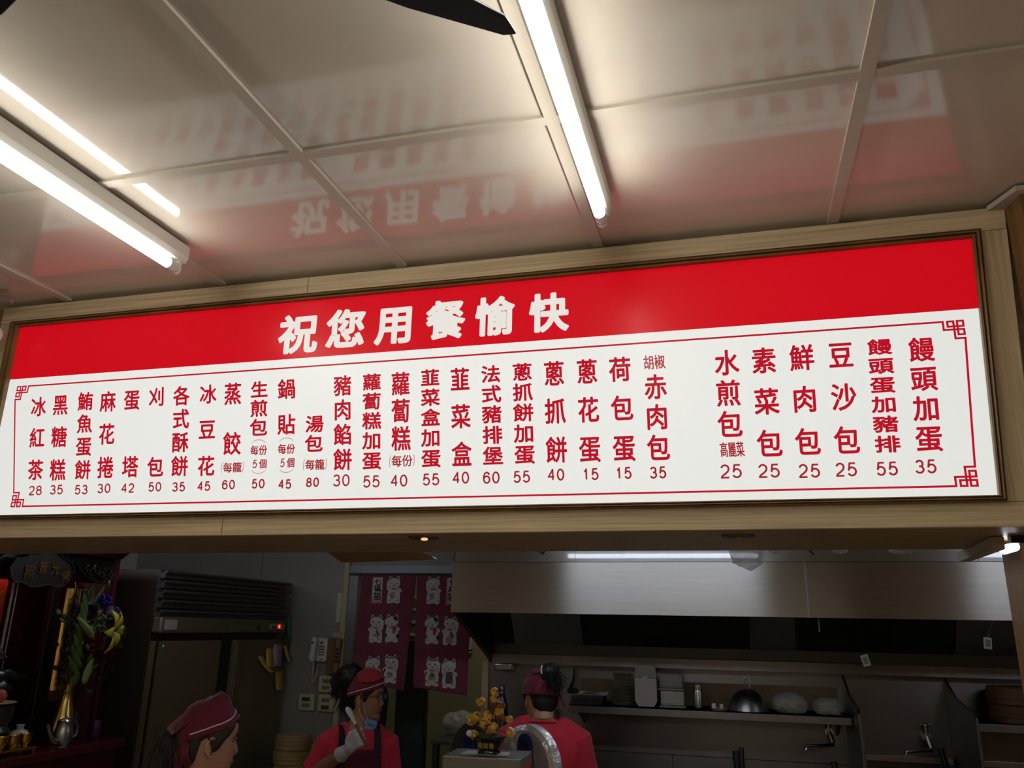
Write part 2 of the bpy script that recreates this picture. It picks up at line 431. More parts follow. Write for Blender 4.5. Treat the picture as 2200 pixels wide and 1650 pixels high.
# pillar right of the sign, jamb under it
struct('wall_pillar', MB().box((0.73, 2.05, 0), (2.4, 2.6, ZB)), brown_pillar)
n += 1; struct('trim_%d' % n, MB().prism([(0.700, 2.05, ZF0), (0.712, 1.975, ZF0), (0.735, 1.975, ZF0), (0.735, 2.05, ZF0)], (0, 0, CZ - ZF0 - 0.012)), mat('dark_edge_wood', (0.20, 0.11, 0.035), 0.45, var=0.2, vscale=3, stretch=(20, 20, 0.6)), smooth=0)
n += 1; struct('trim_%d' % n, MB().box((0.735, 1.97, 0), (1.4, 2.05, CZ - 0.012)), yellow_wood, smooth=0)
n += 1; struct('trim_%d' % n, MB().prism([(0.66, 2.048, CZ - 0.012), (0.672, 2.02, CZ - 0.012), (0.698, 1.955, CZ - 0.012), (1.4, 1.955, CZ - 0.012), (1.4, 2.048, CZ - 0.012)], (0, 0, 0.013)), tbar_m, smooth=0)
# kitchen walls
YB = 5.05
DX0, DX1, DZ = -2.43, -1.545, 2.02    # doorway
struct('wall_kitchen_left', MB().box((-4.2, YB, 0), (-3.17, YB + 0.08, CZ)).box((-3.167, YB, 0), (DX0 - 0.10, YB + 0.08, CZ)).box((DX0 - 0.10, YB + 0.002, DZ + 0.03), (DX1 + 0.03, YB + 0.08, CZ)), grey_wall, smooth=0)
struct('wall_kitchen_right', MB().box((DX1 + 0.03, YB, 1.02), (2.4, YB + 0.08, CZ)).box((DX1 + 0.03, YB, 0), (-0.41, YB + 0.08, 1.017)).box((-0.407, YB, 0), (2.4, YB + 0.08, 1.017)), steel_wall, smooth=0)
n += 1; struct('trim_%d' % n, MB().box((DX0 - 0.10, YB - 0.02, 0), (DX0 - 0.065, YB + 0.05, CZ)), pale_wood, smooth=0)
n += 1; struct('trim_%d' % n, MB().box((DX1 - 0.005, YB - 0.01, 0), (DX1 + 0.035, YB + 0.06, DZ)), pale_wood, smooth=0)
n += 1; struct('trim_%d' % n, MB().box((DX0 - 0.065, YB - 0.012, 0), (DX0, YB + 0.06, DZ)).box((DX0 - 0.065, YB - 0.014, DZ), (DX1 + 0.035, YB + 0.06, DZ + 0.05)), mat('grey_door_frame', (0.16, 0.155, 0.15), 0.4, metal=0.4), smooth=0)
# passage behind the doorway
struct('wall_passage_back', MB().box((-3.2, 6.55, 0), (-0.4, 6.63, CZ)), mat('olive_paint', (0.33, 0.315, 0.19), 0.6))
struct('wall_passage_right', MB().box((-1.40, 5.13, 0), (-1.32, 6.55, CZ)), _mats['olive_paint'])
struct('wall_passage_left', MB().box((-3.2, 5.13, 0), (-3.12, 6.55, CZ)), _mats['olive_paint'])
struct('ceiling_passage', MB().box((-3.2, 5.13, CZ), (-0.4, 6.63, CZ + 0.08)), plaster)
# a window in the passage, seen in the slit between the curtains
pane_m = mat('dim_glass', (0.10, 0.13, 0.11), 0.15)
fr_m = mat('pale_window_frame', (0.42, 0.46, 0.40), 0.5)
wn = MB()
for z in (1.50, 1.62, 1.72, 1.82, 1.92): wn.box((-2.75, 6.52, z - 0.012), (-2.1, 6.55, z + 0.012))
wn.box((-2.75, 6.52, 1.5), (-2.72, 6.55, 1.92)); wn.box((-2.13, 6.52, 1.5), (-2.1, 6.55, 1.92))
win = struct('window_1', wn, fr_m, smooth=0)
pn = obj('pane', MB().box((-2.72, 6.535, 1.5), (-2.13, 6.545, 1.92)), pane_m, win)

# ---------------------------------------------------------------- fluorescent battens
tube_m = mat('lit_tube', (1, 1, 1), 0.4, emit=TUBE_POWER, ecol=(1.0, 0.985, 0.90))
cool_tube = mat('lit_cool_tube', (1, 1, 1), 0.4, emit=KITCHEN_TUBE_POWER, ecol=(0.76, 0.85, 1.0))
cap_m = mat('tube_cap', (0.72, 0.70, 0.66), 0.35)
def batten(x, y0, y1, label, group, zt=CZ, m=tube_m):
    t = thing('fluorescent_batten', label, 'light', (x, (y0 + y1) / 2, zt), group)
    h = MB()
    pf = [(-0.0235, 0), (-0.0235, -0.034), (-0.016, -0.05), (0.016, -0.05), (0.0235, -0.034), (0.0235, 0)]
    h.prism([(x + a, y0, zt - 0.001 + b) for a, b in pf], (0, y1 - y0, 0))
    obj('housing', h, white_paint, t, smooth=0, bevel=0.0015)
    zz = zt - 0.071
    obj('tube', MB().cyl((x, y0 + 0.05, zz), (x, y1 - 0.055, zz), 0.0142, 20), m, t)
    for ya, yb in ((y0 + 0.022, y0 + 0.05), (y1 - 0.055, y1 - 0.022)):
        obj('tube_cap', MB().cyl((x, ya, zz), (x, yb, zz), 0.0143, 20), cap_m, t)
    for ya in (y0 + 0.012, y1 - 0.022):
        s = MB().box((x - 0.012, ya, zt - 0.082), (x + 0.012, ya + 0.010, zt - 0.045)).cyl((x, ya, zz - 0.006), (x, ya + 0.010, zz - 0.006), 0.012, 14)
        obj('lamp_holder', s, white_paint, t)
    return t
batten(-1.491, 0.57, 1.79, 'lit white fluorescent tube on a batten, nearer the left end of the menu sign', 'fluorescent tubes on the dining ceiling')
batten(-0.268, 0.56, 1.785, 'lit white fluorescent tube on a batten, pointing at the middle of the menu sign', 'fluorescent tubes on the dining ceiling')
batten(-1.491, -1.95, -0.73, 'unseen added fluorescent tube further back on the ceiling, behind the viewer', 'fluorescent tubes on the dining ceiling')  # from here on: unseen tubes behind the camera, added to brighten the rooms
batten(0.95, -1.95, -0.73, 'unseen added fluorescent tube on the ceiling at the right rear of the dining room', 'fluorescent tubes on the dining ceiling')
batten(-1.491, -3.35, -2.13, 'unseen added fluorescent tube by the rear wall, left row', 'fluorescent tubes on the dining ceiling')
batten(-0.268, -3.35, -2.13, 'unseen added fluorescent tube by the rear wall, middle row', 'fluorescent tubes on the dining ceiling')
batten(0.95, -3.35, -2.13, 'unseen added fluorescent tube by the rear wall, right row', 'fluorescent tubes on the dining ceiling')
batten(-0.268, -1.95, -0.73, 'unseen added fluorescent tube at the back of the dining room, right row', 'fluorescent tubes on the dining ceiling')
def kbatten(x0, x1, y, z, label):
    t = thing('kitchen_batten', label, 'light', ((x0 + x1) / 2, y, z), 'fluorescent tubes over the cooking line')
    obj('housing', MB().box((x0, y - 0.03, z), (x1, y + 0.03, z + 0.06)), white_paint, t, bevel=0.002)
    obj('tube', MB().cyl((x0 + 0.03, y, z - 0.02), (x1 - 0.03, y, z - 0.02), 0.014, 16), cool_tube, t)
    for xx in (x0, x1 - 0.02): obj('lamp_holder', MB().box((xx, y - 0.014, z - 0.038), (xx + 0.02, y + 0.014, z)), white_paint, t)
    for xx in (x0 + 0.15, x1 - 0.15): obj('hanger', MB().cyl((xx, y, z + 0.06), (xx, y, CZ), 0.004, 8), steel_plain, t)
kbatten(-1.09, 0.17, 3.25, 2.17, 'cool white fluorescent tube hung above the cooks, lighting the steel hood')
kbatten(-3.50, -2.24, 3.25, 2.17, 'unseen cool white fluorescent tube added near the refrigerator')  # added out of sight to brighten the left of the kitchen
t = thing('passage_fill', 'round fill light added on the passage ceiling behind the doorway', 'light', (-1.75, 5.75, CZ - 0.001))  # unseen fill, added to brighten the passage walls
obj('base', MB().cyl((-1.75, 5.75, CZ - 0.03), (-1.75, 5.75, CZ - 0.001), 0.14, 28), white_paint, t)
obj('diffuser', MB().lathe((-1.75, 5.75, CZ - 0.08), [(0.06, 0), (0.12, 0.02), (0.135, 0.0495)], 28), mat('fill_diffuser', (0.9, 0.85, 0.7), 0.5, emit=13.0, ecol=(1.0, 0.92, 0.76)), t)
kbatten(1.30, 2.35, 3.25, 2.17, 'cool white fluorescent tube hung above the right end of the hood')

# ---------------------------------------------------------------- backlit menu sign
white_face = mat('sign_white', (0.45, 0.45, 0.44), 0.30, spec=0.25, emit=SIGN_POWER, ecol=(0.96, 0.985, 0.95))
red_face = mat('sign_red_film', (0.25, 0.01, 0.02), 0.28, spec=0.2, emit=SIGN_POWER * 0.85, ecol=(0.86, 0.001, 0.010))
red_ink = mat('sign_red_ink', (0.06, 0.002, 0.004), 0.3, spec=0.2, emit=SIGN_POWER * 0.78, ecol=(0.84, 0.010, 0.035))
thin_ink = mat('sign_red_thin_ink', (0.06, 0.003, 0.006), 0.25, emit=SIGN_POWER * 0.62, ecol=(0.78, 0.03, 0.06))
title_m = mat('sign_title_film', (0.02, 0.02, 0.02), 0.2, spec=0.3, emit=SIGN_POWER * 1.14, ecol=(1.0, 0.955, 0.88))
sign = thing('menu_sign', 'long backlit menu sign with red top band and red price columns above the kitchen opening', 'sign', (-0.85, 2.05, ZF0))
Y0 = 2.0500
PT, PBt, RZ = 2.650, 2.003, 2.4625     # panel top, bottom, lower edge of the red band
def rx(z): return 0.583 + (z - 2.007) / (2.646 - 2.007) * 0.030
def P0(u, v): return (u, Y0 - 0.0004, v)
def P1(u, v): return (u, Y0 - 0.0008, v)
obj('light_panel', MB().hexa([(-2.32, Y0, PBt), (rx(PBt) + 0.003, Y0, PBt), (rx(PBt) + 0.003, Y0 + 0.02, PBt), (-2.32, Y0 + 0.02, PBt), (-2.32, Y0, PT), (rx(PT) + 0.003, Y0, PT), (rx(PT) + 0.003, Y0 + 0.02, PT), (-2.32, Y0 + 0.02, PT)]), white_face, sign, smooth=0)
obj('red_band', MB().poly([P0(-2.32, RZ), P0(rx(RZ) + 0.003, RZ), P0(rx(PT) + 0.003, PT), P0(-2.32, PT)]), red_face, sign, smooth=0, fix=False)
# stepped moulding round the panel
def moulding():
    ins = [(-2.318, 0.585, 0.615, 2.005, 2.648), (-2.35, 0.599, 0.636, ZF0, ZF1)]
    steps = [(0.0, 0.001), (0.0, 0.016), (0.22, 0.018), (0.30, 0.010), (0.40, 0.010), (0.46, 0.021), (0.66, 0.023), (0.72, 0.014), (0.82, 0.014), (0.86, 0.019), (1.0, 0.017), (1.0, 0.0)]
    rings = []
    for t, d in steps:
        a = [ins[0][i] * (1 - t) + ins[1][i] * t for i in range(5)]
        y = Y0 - d
        rings.append([(a[0], y, a[3]), (a[1], y, a[3]), (a[2], y, a[4]), (a[0], y, a[4])])
    return MB().loft(rings, caps=False)
obj('frame', moulding(), walnut, sign, smooth=0)
t = MB()
for ch, u, v, w_, h_ in TITLE: hanzi(t, ch, u, v, w_ * 1.02, h_ * 1.0, 0.0045, P1)
obj('title_lettering', t, title_m, sign, smooth=0, fix=False)
for s_, xa, xb, za, zb, w_, h_, pr, pu, pv, pw, ph in DISHES:
    t = MB(); k = len(s_)
    sh = (xb - xa) / (zb - za) if k > 1 else 0
    for i, ch in enumerate(s_):
        q = i / (k - 1)
        hanzi(t, ch, xa + (xb - xa) * q, za + (zb - za) * q, w_ * 1.02, h_ * 1.02, 0.0014, P1, shear=sh)
    obj('dish_lettering', t, red_ink, sign, smooth=0, fix=False)
    t = MB(); digits(t, pr, pu, pv, pw * 0.94, ph, 0.0046, P1, shear=sh)
    obj('price_lettering', t, thin_ink, sign, smooth=0, fix=False)
for s_, u, v, w_, h_ in NOTES:
    t = MB()
    body = s_.strip('()'); k = len(body)
    ww = w_ * (0.86 if '(' in s_ else 1.0); cw = ww / k
    for i, ch in enumerate(body):
        if ch == '5': digits(t, ch, u + (i - (k-1)/2) * cw, v, cw * 0.55, h_ * 0.9, 0.0032, P1)
        else: hanzi(t, ch, u + (i - (k-1)/2) * cw, v, cw * 0.96, h_ * (0.86 if '(' in s_ else 1.0), 0.0006, P1, shear=-0.06)
    if '(' in s_:
        for sg in (-1, 1):
            for i in range(10):
                def arc(a): return u + sg * (w_ * 0.5 - 0.005 + 0.005 * math.cos(a)), v + h_ * 0.5 * math.sin(a)
                a0 = -1.2 + 2.4 * i / 10; a1 = a0 + 0.24
                (p, q), (p2, q2) = arc(a0), arc(a1)
                t.add([P1(p - 0.0007, q), P1(p + 0.0007, q), P1(p2 + 0.0007, q2), P1(p2 - 0.0007, q2)], [(0, 1, 2, 3)])
    obj('note_lettering', t, thin_ink, sign, smooth=0, fix=False)
for u, v, w_, h_, sg in ARCS:
    t = MB()
    for i in range(14):
        def arc(a): return u + w_ * 0.5 * math.sin(a) / math.sin(1.1), v + sg * h_ * (math.cos(a) - 0.72) / 0.5
        a0 = -1.1 + 2.2 * i / 14; a1 = a0 + 2.2 / 14
        (p, q), (p2, q2) = arc(a0), arc(a1)
        t.add([P1(p, q - 0.0007), P1(p2, q2 - 0.0007), P1(p2, q2 + 0.0007), P1(p, q + 0.0007)], [(0, 1, 2, 3)])
    obj('note_lettering', t, thin_ink, sign, smooth=0, fix=False)
# red border with a key-fret knot in each corner
TLc, TRc, BRc, BLc = Vector((-2.2795, 2.4345)), Vector((0.5685, 2.4335)), Vector((0.5475, 2.0295)), Vector((-2.2085, 2.0335))
bd = MB()
def seg(a, b, wd=0.0050):
    a, b = Vector(a), Vector(b); d = (b - a).normalized(); e = d * wd / 2; nn = Vector((-d.y, d.x)) * wd / 2
    bd.add([P1(*(a - e + nn)), P1(*(a - e - nn)), P1(*(b + e - nn)), P1(*(b + e + nn))], [(0, 1, 2, 3)])
U = 0.0089
def knot(o, ex, ey):
    """corner knot, o = outer corner, ex/ey unit steps inwards"""
    o, ex, ey = Vector(o), Vector(ex), Vector(ey)
    L = lambda a, b: o + ex * (a * U) + ey * (b * U)
    sq = [((0, 0), (1.5, 1.5)), ((0, 2.4), (1.5, 3.9)), ((2.4, 0), (3.9, 1.5))]
    for (a, b), (c, d) in sq:
        seg(L(a, b), L(c, b)); seg(L(c, b), L(c, d)); seg(L(c, d), L(a, d)); seg(L(a, d), L(a, b))
    seg(L(1.5, 0.8), L(1.5, 3.2)); seg(L(0.8, 1.5), L(3.2, 1.5)); seg(L(2.4, 0.8), L(2.4, 5.0)); seg(L(0.8, 2.4), L(5.0, 2.4))
    seg(L(5.0, 2.4), L(5.0, 0)); seg(L(2.4, 5.0), L(0, 5.0))
    return L(5.0, 0), L(0, 5.0)
k1 = knot(TLc, (1, 0), (0, -1)); k2 = knot(TRc, (-1, 0), (0, -1)); k3 = knot(BRc, (-1, 0), (0, 1)); k4 = knot(BLc, (1, 0), (0, 1))
seg(k1[0], k2[0]); seg(k3[0], k4[0]); seg(k1[1], k4[1]); seg(k2[1], k3[1])
obj('border_line', bd, red_ink, sign, smooth=0, fix=False)

# ---------------------------------------------------------------- range hood
hood = thing('range_hood', 'long brushed steel range hood over the stove line, with dark filters underneath', 'range hood', (0.0, 4.27, 1.485))
HX0, HX1, HY, HZ0, HZ1 = -1.50, 2.30, 4.27, 1.767, 2.032
obj('front_panel', MB().box((HX0, HY, HZ0), (0.3265, HY + 0.02, HZ1 - 0.002)), steel, hood, smooth=0, bevel=0.001)
obj('front_panel', MB().box((0.3285, HY, HZ0), (HX1, HY + 0.02, HZ1 - 0.002)), steel, hood, smooth=0, bevel=0.001)
obj('upper_panel', MB().box((HX0 + 0.01, HY + 0.012, HZ1 + 0.001), (-0.82, HY + 0.03, CZ - 0.01)), steel_upper, hood, smooth=0)
obj('upper_panel', MB().box((-0.818, HY + 0.012, HZ1 + 0.001), (1.10, HY + 0.03, CZ - 0.01)), steel_upper, hood, smooth=0)
obj('upper_panel', MB().box((1.102, HY + 0.012, HZ1 + 0.001), (HX1, HY + 0.03, CZ - 0.01)), steel_upper, hood, smooth=0)
obj('side_panel', MB().prism([(HX0, HY + 0.02, HZ0), (HX0, HY + 0.02, CZ - 0.01), (HX0, YB - 0.002, CZ - 0.01), (HX0, YB - 0.002, 1.485)], (0.03, 0, 0)), steel_dark, hood, smooth=0)
obj('side_panel', MB().prism([(HX1 - 0.03, HY + 0.02, HZ0), (HX1 - 0.03, HY + 0.02, CZ - 0.01), (HX1 - 0.03, YB - 0.002, CZ - 0.01), (HX1 - 0.03, YB - 0.002, 1.485)], (0.03, 0, 0)), steel_dark, hood, smooth=0)
filt = mat('filter_dark', (0.05, 0.048, 0.045), 0.5, metal=0.8)
filt2 = mat('filter_pale', (0.32, 0.30, 0.28), 0.42, metal=0.9)  # paler metal for every third filter panel
fx = [HX0 + 0.032, -1.33, -0.90, -0.42, 0.06, 0.30, 0.78, 1.10, 1.6, HX1 - 0.032]
for i in range(len(fx) - 1):
    a, b = fx[i] + 0.004, fx[i + 1] - 0.004
    f = MB().hexa([(a, 4.985, 1.60), (b, 4.985, 1.60), (b, 5.0, 1.60), (a, 5.0, 1.60), (a, 4.60, 2.15), (b, 4.60, 2.15), (b, 4.615, 2.15), (a, 4.615, 2.15)])
    fo = obj('filter_panel', f, filt2 if i in (1, 4, 7) else filt, hood, smooth=0)
obj('hood_roof', MB().box((HX0 + 0.03, HY + 0.02, 2.15), (HX1 - 0.03, 4.62, 2.17)), filt, hood, smooth=0)
gut = MB().box((HX0 + 0.031, 4.975, 1.485), (HX1 - 0.031, YB - 0.003, 1.538)); gut.cur = 1; gut.box((HX0 + 0.031, 5.00, 1.538), (HX1 - 0.031, YB - 0.003, 1.60))  # upper band in darker steel: its shade is put into the colour
obj('grease_gutter', gut, [steel_wall, steel_dark], hood, smooth=0)
gc = MB().hexa([(-1.452, 4.965, 1.442), (-1.342, 4.965, 1.442), (-1.342, 5.04, 1.442), (-1.452, 5.04, 1.442), (-1.456, 4.96, 1.485), (-1.338, 4.96, 1.485), (-1.338, 5.045, 1.485), (-1.456, 5.045, 1.485)])
obj('grease_cup', gc, steel_plain, hood, bevel=0.008)

# ---------------------------------------------------------------- shelf on the stove wall and what stands on it
SZ = 1.285
def wall_shelf(x0, x1, label):
    t = thing('wall_shelf', label, 'shelf', ((x0 + x1) / 2, 4.9, SZ - 0.036), 'steel shelves on the stove wall')
    obj('shelf_board', MB().box((x0, 4.72, SZ - 0.036), (x1, 4.735, SZ)).box((x0, 4.735, SZ - 0.006), (x1, YB - 0.002, SZ)), steel_wall, t, smooth=0, bevel=0.001)
    for xx in (x0 + 0.03, x1 - 0.05):
        obj('bracket', MB().prism([(xx, 4.76, SZ - 0.006), (xx, YB - 0.002, SZ - 0.006), (xx, YB - 0.002, SZ - 0.12)], (0.015, 0, 0)), steel_wall, t, smooth=0)
    return t
wall_shelf(-0.948, 0.525, 'long steel wall shelf holding plates, boxes and a wok lid under the hood')
wall_shelf(1.085, 1.9, 'steel wall shelf at the right, carrying the big bamboo steamer')
def guard(x, label):
    t = thing('splash_guard', label, 'guard', (x, 4.8, 0.862), 'upright steel plates between the burners')
    obj('plate', MB().prism([(x, YB - 0.003, 0.862), (x, 4.50, 0.862), (x, 4.50, 1.325), (x, 4.53, 1.345), (x, 4.86, 1.392), (x, YB - 0.003, 1.475)], (0.014, 0, 0)), steel_wall, t, smooth=0, bevel=0.003)
    obj('stiffener', MB().box((x + 0.0145, 4.56, 0.87), (x + 0.026, 4.59, 1.30)), steel_wall, t, smooth=0)
guard(0.532, 'upright steel splash guard at the right end of the long shelf')
guard(1.045, 'upright steel splash guard beside the bamboo steamer shelf')
# back-splash cardboard
card = mat('old_cardboard', (0.16, 0.105, 0.05), 0.8, var=0.15, vscale=8)
tag(obj('cardboard_strip', MB().box((-0.93, 5.035, SZ), (0.50, 5.043, 1.41)), card, origin=(-0.2, 5.04, SZ), smooth=0), 'long strip of brown cardboard standing along the back of the shelf', 'cardboard')
# tray with a sheet of paper and tongs
t = thing('steel_tray', 'shallow steel tray at the left end of the shelf, left of the plates', 'tray', (-0.86, 4.85, SZ))
tr = []
for z, w_, d_ in ((SZ + 0.0005, 0.088, 0.06), (SZ + 0.055, 0.11, 0.08), (SZ + 0.055, 0.122, 0.09), (SZ + 0.058, 0.122, 0.09), (SZ + 0.058, 0.108, 0.078), (SZ + 0.004, 0.086, 0.058)):
    tr.append([(-0.86 + a * w_, 4.85 + b * d_, z) for a, b in ((-1, -1), (1, -1), (1, 1), (-1, 1))])
obj('body', MB().loft(tr), steel_plain, t, smooth=0, bevel=0.002)
tag(obj('paper_sheet', MB().grid(lambda u, v: (-0.90 + 0.16 * u, 4.80 + 0.12 * v, SZ + 0.062 + 0.006 * math.sin(5 * u + 3 * v)), 8, 6), mat('paper', (0.62, 0.60, 0.57), 0.7), origin=(-0.85, 4.85, SZ + 0.06), solid=0.002), 'white paper sheet lying over the steel tray', 'paper')
tag(obj('hanging_ladle', MB().tube([(-0.962, 5.0, 1.475), (-0.965, 4.98, 1.40), (-0.972, 4.93, 1.36)], [0.006, 0.008, 0.012], 8).sphere((-0.955, 4.91, 1.352), (0.035, 0.035, 0.014)), black, origin=(-0.96, 4.98, 1.35)), 'black ladle hanging from the hood gutter above the steel tray', 'ladle')
# stack of plates
plate_m = mat('melamine_cream', (0.46, 0.41, 0.28), 0.35)
pl0 = MB().lathe((-0.657, 4.88, SZ), [(0.038, 0), (0.042, 0.002), (0.061, 0.0055), (0.064, 0.0065), (0.061, 0.0072), (0.04, 0.004)], 28)
NPL = 24
p0 = tag(obj('plate', pl0, plate_m, origin=(-0.657, 4.88, SZ)), 'cream plate at the very bottom of the plate stack on the shelf', 'plate', 'cream plates stacked on the shelf')
for i in range(1, NPL):
    q = dup(p0, (random.uniform(-.001, .001), random.uniform(-.001, .001), i * 0.0072), '')
    q['label'] = 'cream plate at the very top of the plate stack' if i == NPL - 1 else 'cream plate within the tall plate stack on the shelf, between its ends'
# paper take-out boxes
kraft = mat('white_board', (0.46, 0.40, 0.34), 0.65)
kraft_d = mat('grey_board', (0.26, 0.24, 0.20), 0.7)
t = thing('food_carton', 'tall white folding food carton standing upright with its lid open, right of the plates', 'carton', (-0.525, 4.87, SZ))
obj('body', MB().prism([(-0.568, 4.83, SZ + 0.0005), (-0.482, 4.83, SZ + 0.0005), (-0.464, 4.83, SZ + 0.03), (-0.464, 4.83, SZ + 0.15), (-0.587, 4.83, SZ + 0.15), (-0.587, 4.83, SZ + 0.03)], (0, 0.07, 0)), kraft, t, smooth=0, bevel=0.003)
obj('lid', MB().prism([(-0.587, 4.835, SZ + 0.151), (-0.464, 4.835, SZ + 0.151), (-0.47, 4.845, SZ + 0.212), (-0.50, 4.846, SZ + 0.222), (-0.55, 4.846, SZ + 0.219), (-0.585, 4.845, SZ + 0.205)], (0, 0.03, 0)), kraft_d, t, smooth=0, bevel=0.004)
obj('tab', MB().box((-0.545, 4.826, SZ + 0.135), (-0.512, 4.8299, SZ + 0.16)), kraft, t, smooth=0)
def carton(z, m, label, dx=0):
    t = thing('lunch_box', label, 'box', (-0.38 + dx, 4.88, z), 'white lunch boxes stood on edge')
    obj('body', MB().box((-0.445 + dx, 4.83, z + 0.012), (-0.318 + dx, 4.92, z + 0.088)), m, t, bevel=0.010, seg=3)
    obj('rim', MB().box((-0.452 + dx, 4.825, z + 0.0005), (-0.311 + dx, 4.93, z + 0.0118)), kraft_d, t, bevel=0.003)
    obj('panel', MB().box((-0.428 + dx, 4.826, z + 0.024), (-0.33 + dx, 4.8299, z + 0.078)), m, t, bevel=0.002)
carton(SZ, kraft, 'cream lunch box standing on the shelf, the lower one of the pair')
carton(SZ + 0.0895, kraft_d, 'greyish lunch box resting on top of the cream lunch box', -0.004)
# steel canister
t = thing('steel_canister', 'slim steel canister with a ringed lid, between the lunch boxes and wok lid', 'canister', (-0.243, 4.88, SZ))
obj('body', MB().lathe((-0.243, 4.88, SZ + 0.0005), [(0.022, 0), (0.026, 0.004), (0.027, 0.085), (0.024, 0.095)], 20), steel_plain, t)
obj('lid', MB().lathe((-0.243, 4.88, SZ + 0.096), [(0.024, 0), (0.028, 0.003), (0.028, 0.012), (0.025, 0.014), (0.028, 0.017), (0.028, 0.028), (0.02, 0.033)], 20), steel_plain, t)
# small dish with sachets
t = thing('small_dish', 'small flat dish with sachets on it, just left of the wok lid', 'dish', (-0.13, 4.80, SZ))
obj('dish', MB().lathe((-0.13, 4.80, SZ + 0.0005), [(0.035, 0), (0.045, 0.012), (0.048, 0.013), (0.035, 0.004)], 20), kraft, t)
tag(obj('sachet', MB().box((-0.168, 4.79, SZ + 0.008), (-0.148, 4.80, SZ + 0.036), 0.0), white_paint, origin=(-0.158, 4.795, SZ + 0.005)), 'small white sachet leaning at the left of the small dish', 'sachet')
tag(obj('bottle_cap', MB().cyl((-0.118, 4.80, SZ + 0.006), (-0.118, 4.80, SZ + 0.034), 0.010, 14), white_paint, origin=(-0.118, 4.80, SZ + 0.006)), 'round white cap standing in the small dish', 'cap')
# wok lid
t = thing('wok_lid', 'domed steel wok lid with a hooked handle, resting on the shelf', 'wok lid', (0.02, 4.87, SZ))
obj('dome', MB().lathe((0.02, 4.87, SZ + 0.0005), [(0.105, 0), (0.108, 0.003), (0.100, 0.03), (0.082, 0.07), (0.055, 0.098), (0.025, 0.112), (0.006, 0.115)], 36), mat('dull_steel', (0.30, 0.29, 0.28), 0.32, metal=1.0), t)
hk = [(0.035, 4.87, SZ + 0.113), (0.036, 4.87, SZ + 0.15), (0.030, 4.87, SZ + 0.168), (0.018, 4.87, SZ + 0.172), (0.008, 4.87, SZ + 0.162), (0.005, 4.87, SZ + 0.145)]
obj('handle', MB().tube(hk, 0.004, 8), steel_plain, t)
# crumpled bags of greens
clear = mat('clear_film', (0.75, 0.78, 0.78), 0.18, trans=0.0, alpha=0.30, bump=0.6, bscale=60)
milky = mat('milky_film', (0.60, 0.62, 0.60), 0.25, alpha=0.65, bump=0.7, bscale=50)
def crumple(c, r, seed, amp=0.25, nu=40, nv=26, fq=9.0, flat=None):
    b = MB().sphere((0, 0, 0), r, nu, nv)
    out = []
    for p in b.v:
        v = Vector(p); k = 1 + amp * noise.noise(v * fq + Vector((seed, 0, 0))) + amp * 0.5 * noise.noise(v * fq * 3 + Vector((0, seed, 0)))
        q = Vector((v.x * k, v.y * k, v.z * k)) + Vector(c)
        if flat is not None and q.z < flat: q.z = flat
        out.append(tuple(q))
    b.v = out; return b
def veg_bag(c, r, seed, label):
    t = thing('vegetable_bag', label, 'bag', (c[0], c[1], SZ), 'bags of greens on the shelf')
    obj('bag', crumple((c[0], c[1], c[2]), r, seed, flat=SZ + 0.001), clear, t, smooth=180)
    g = MB(); rr = random.Random(seed)
    for i in range(26):
        a = Vector((c[0] + rr.uniform(-.55, .55) * r[0], c[1] + rr.uniform(-.5, .5) * r[1], SZ + 0.008 + rr.uniform(0, .8) * r[2]))
        d = Vector((rr.uniform(-1, 1), rr.uniform(-.6, .6), rr.uniform(-.3, .5))).normalized() * rr.uniform(0.02, 0.05)
        s_ = Vector((-d.z, 0.3 * d.x, d.x)).normalized() * 0.012
        g.add([a - d, a + s_ * 0.8, a + d, a - s_ * 0.8], [(0, 1, 2, 3)])
    tag(obj('greens', g, mat('pale_greens', (0.36, 0.40, 0.13), 0.6), t, solid=0.003), kind='stuff')
veg_bag((0.235, 4.86, SZ + 0.045), (0.085, 0.08, 0.06), 3, 'clear bag of pale greens on the shelf, touching the wok lid')
veg_bag((0.43, 4.87, SZ + 0.04), (0.07, 0.08, 0.055), 8, 'clear bag of pale greens on the shelf, against the splash guard')
# big bamboo steamer on the right shelf
bamboo_d = mat('old_bamboo', (0.12, 0.055, 0.016), 0.55, var=0.3, vscale=6, stretch=(2, 2, 12))
t = thing('bamboo_steamer', 'large dark brown bamboo steamer stack on the right wall shelf', 'steamer', (1.36, 4.88, SZ))
for k in range(2):
    obj('tier', MB().lathe((1.36, 4.88, SZ + 0.0005 + k * 0.085), [(0.15, 0), (0.155, 0.004), (0.155, 0.03), (0.160, 0.031), (0.160, 0.05), (0.155, 0.051), (0.155, 0.08), (0.15, 0.084)], 40), bamboo_d, t)
# swing taps
def tap(x, label):
    t = thing('swing_tap', label, 'tap', (x, YB, 1.17), 'chrome taps on the stove wall')
    obj('valve', MB().cyl((x, YB - 0.002, 1.185), (x, 4.99, 1.185), 0.022, 16).cyl((x, 5.0, 1.185), (x, 5.0, 1.235), 0.012, 12).cyl((x, 5.0, 1.185), (x + 0.012, 4.985, 1.13), 0.015, 12), steel_plain, t)
    obj('handle', MB().cyl((x - 0.028, 5.0, 1.243), (x + 0.028, 5.0, 1.243), 0.006, 8).sphere((x, 5.0, 1.240), 0.014), steel_plain, t)
    obj('spout', MB().tube([(x + 0.012, 4.985, 1.128), (x + 0.01, 4.95, 1.126), (x - 0.05, 4.90, 1.126), (x - 0.13, 4.86, 1.126), (x - 0.136, 4.857, 1.105)], [0.009, 0.008, 0.008, 0.008, 0.010], 10), steel_plain, t)
tap(0.436, 'chrome swing tap on the steel wall below the long shelf')
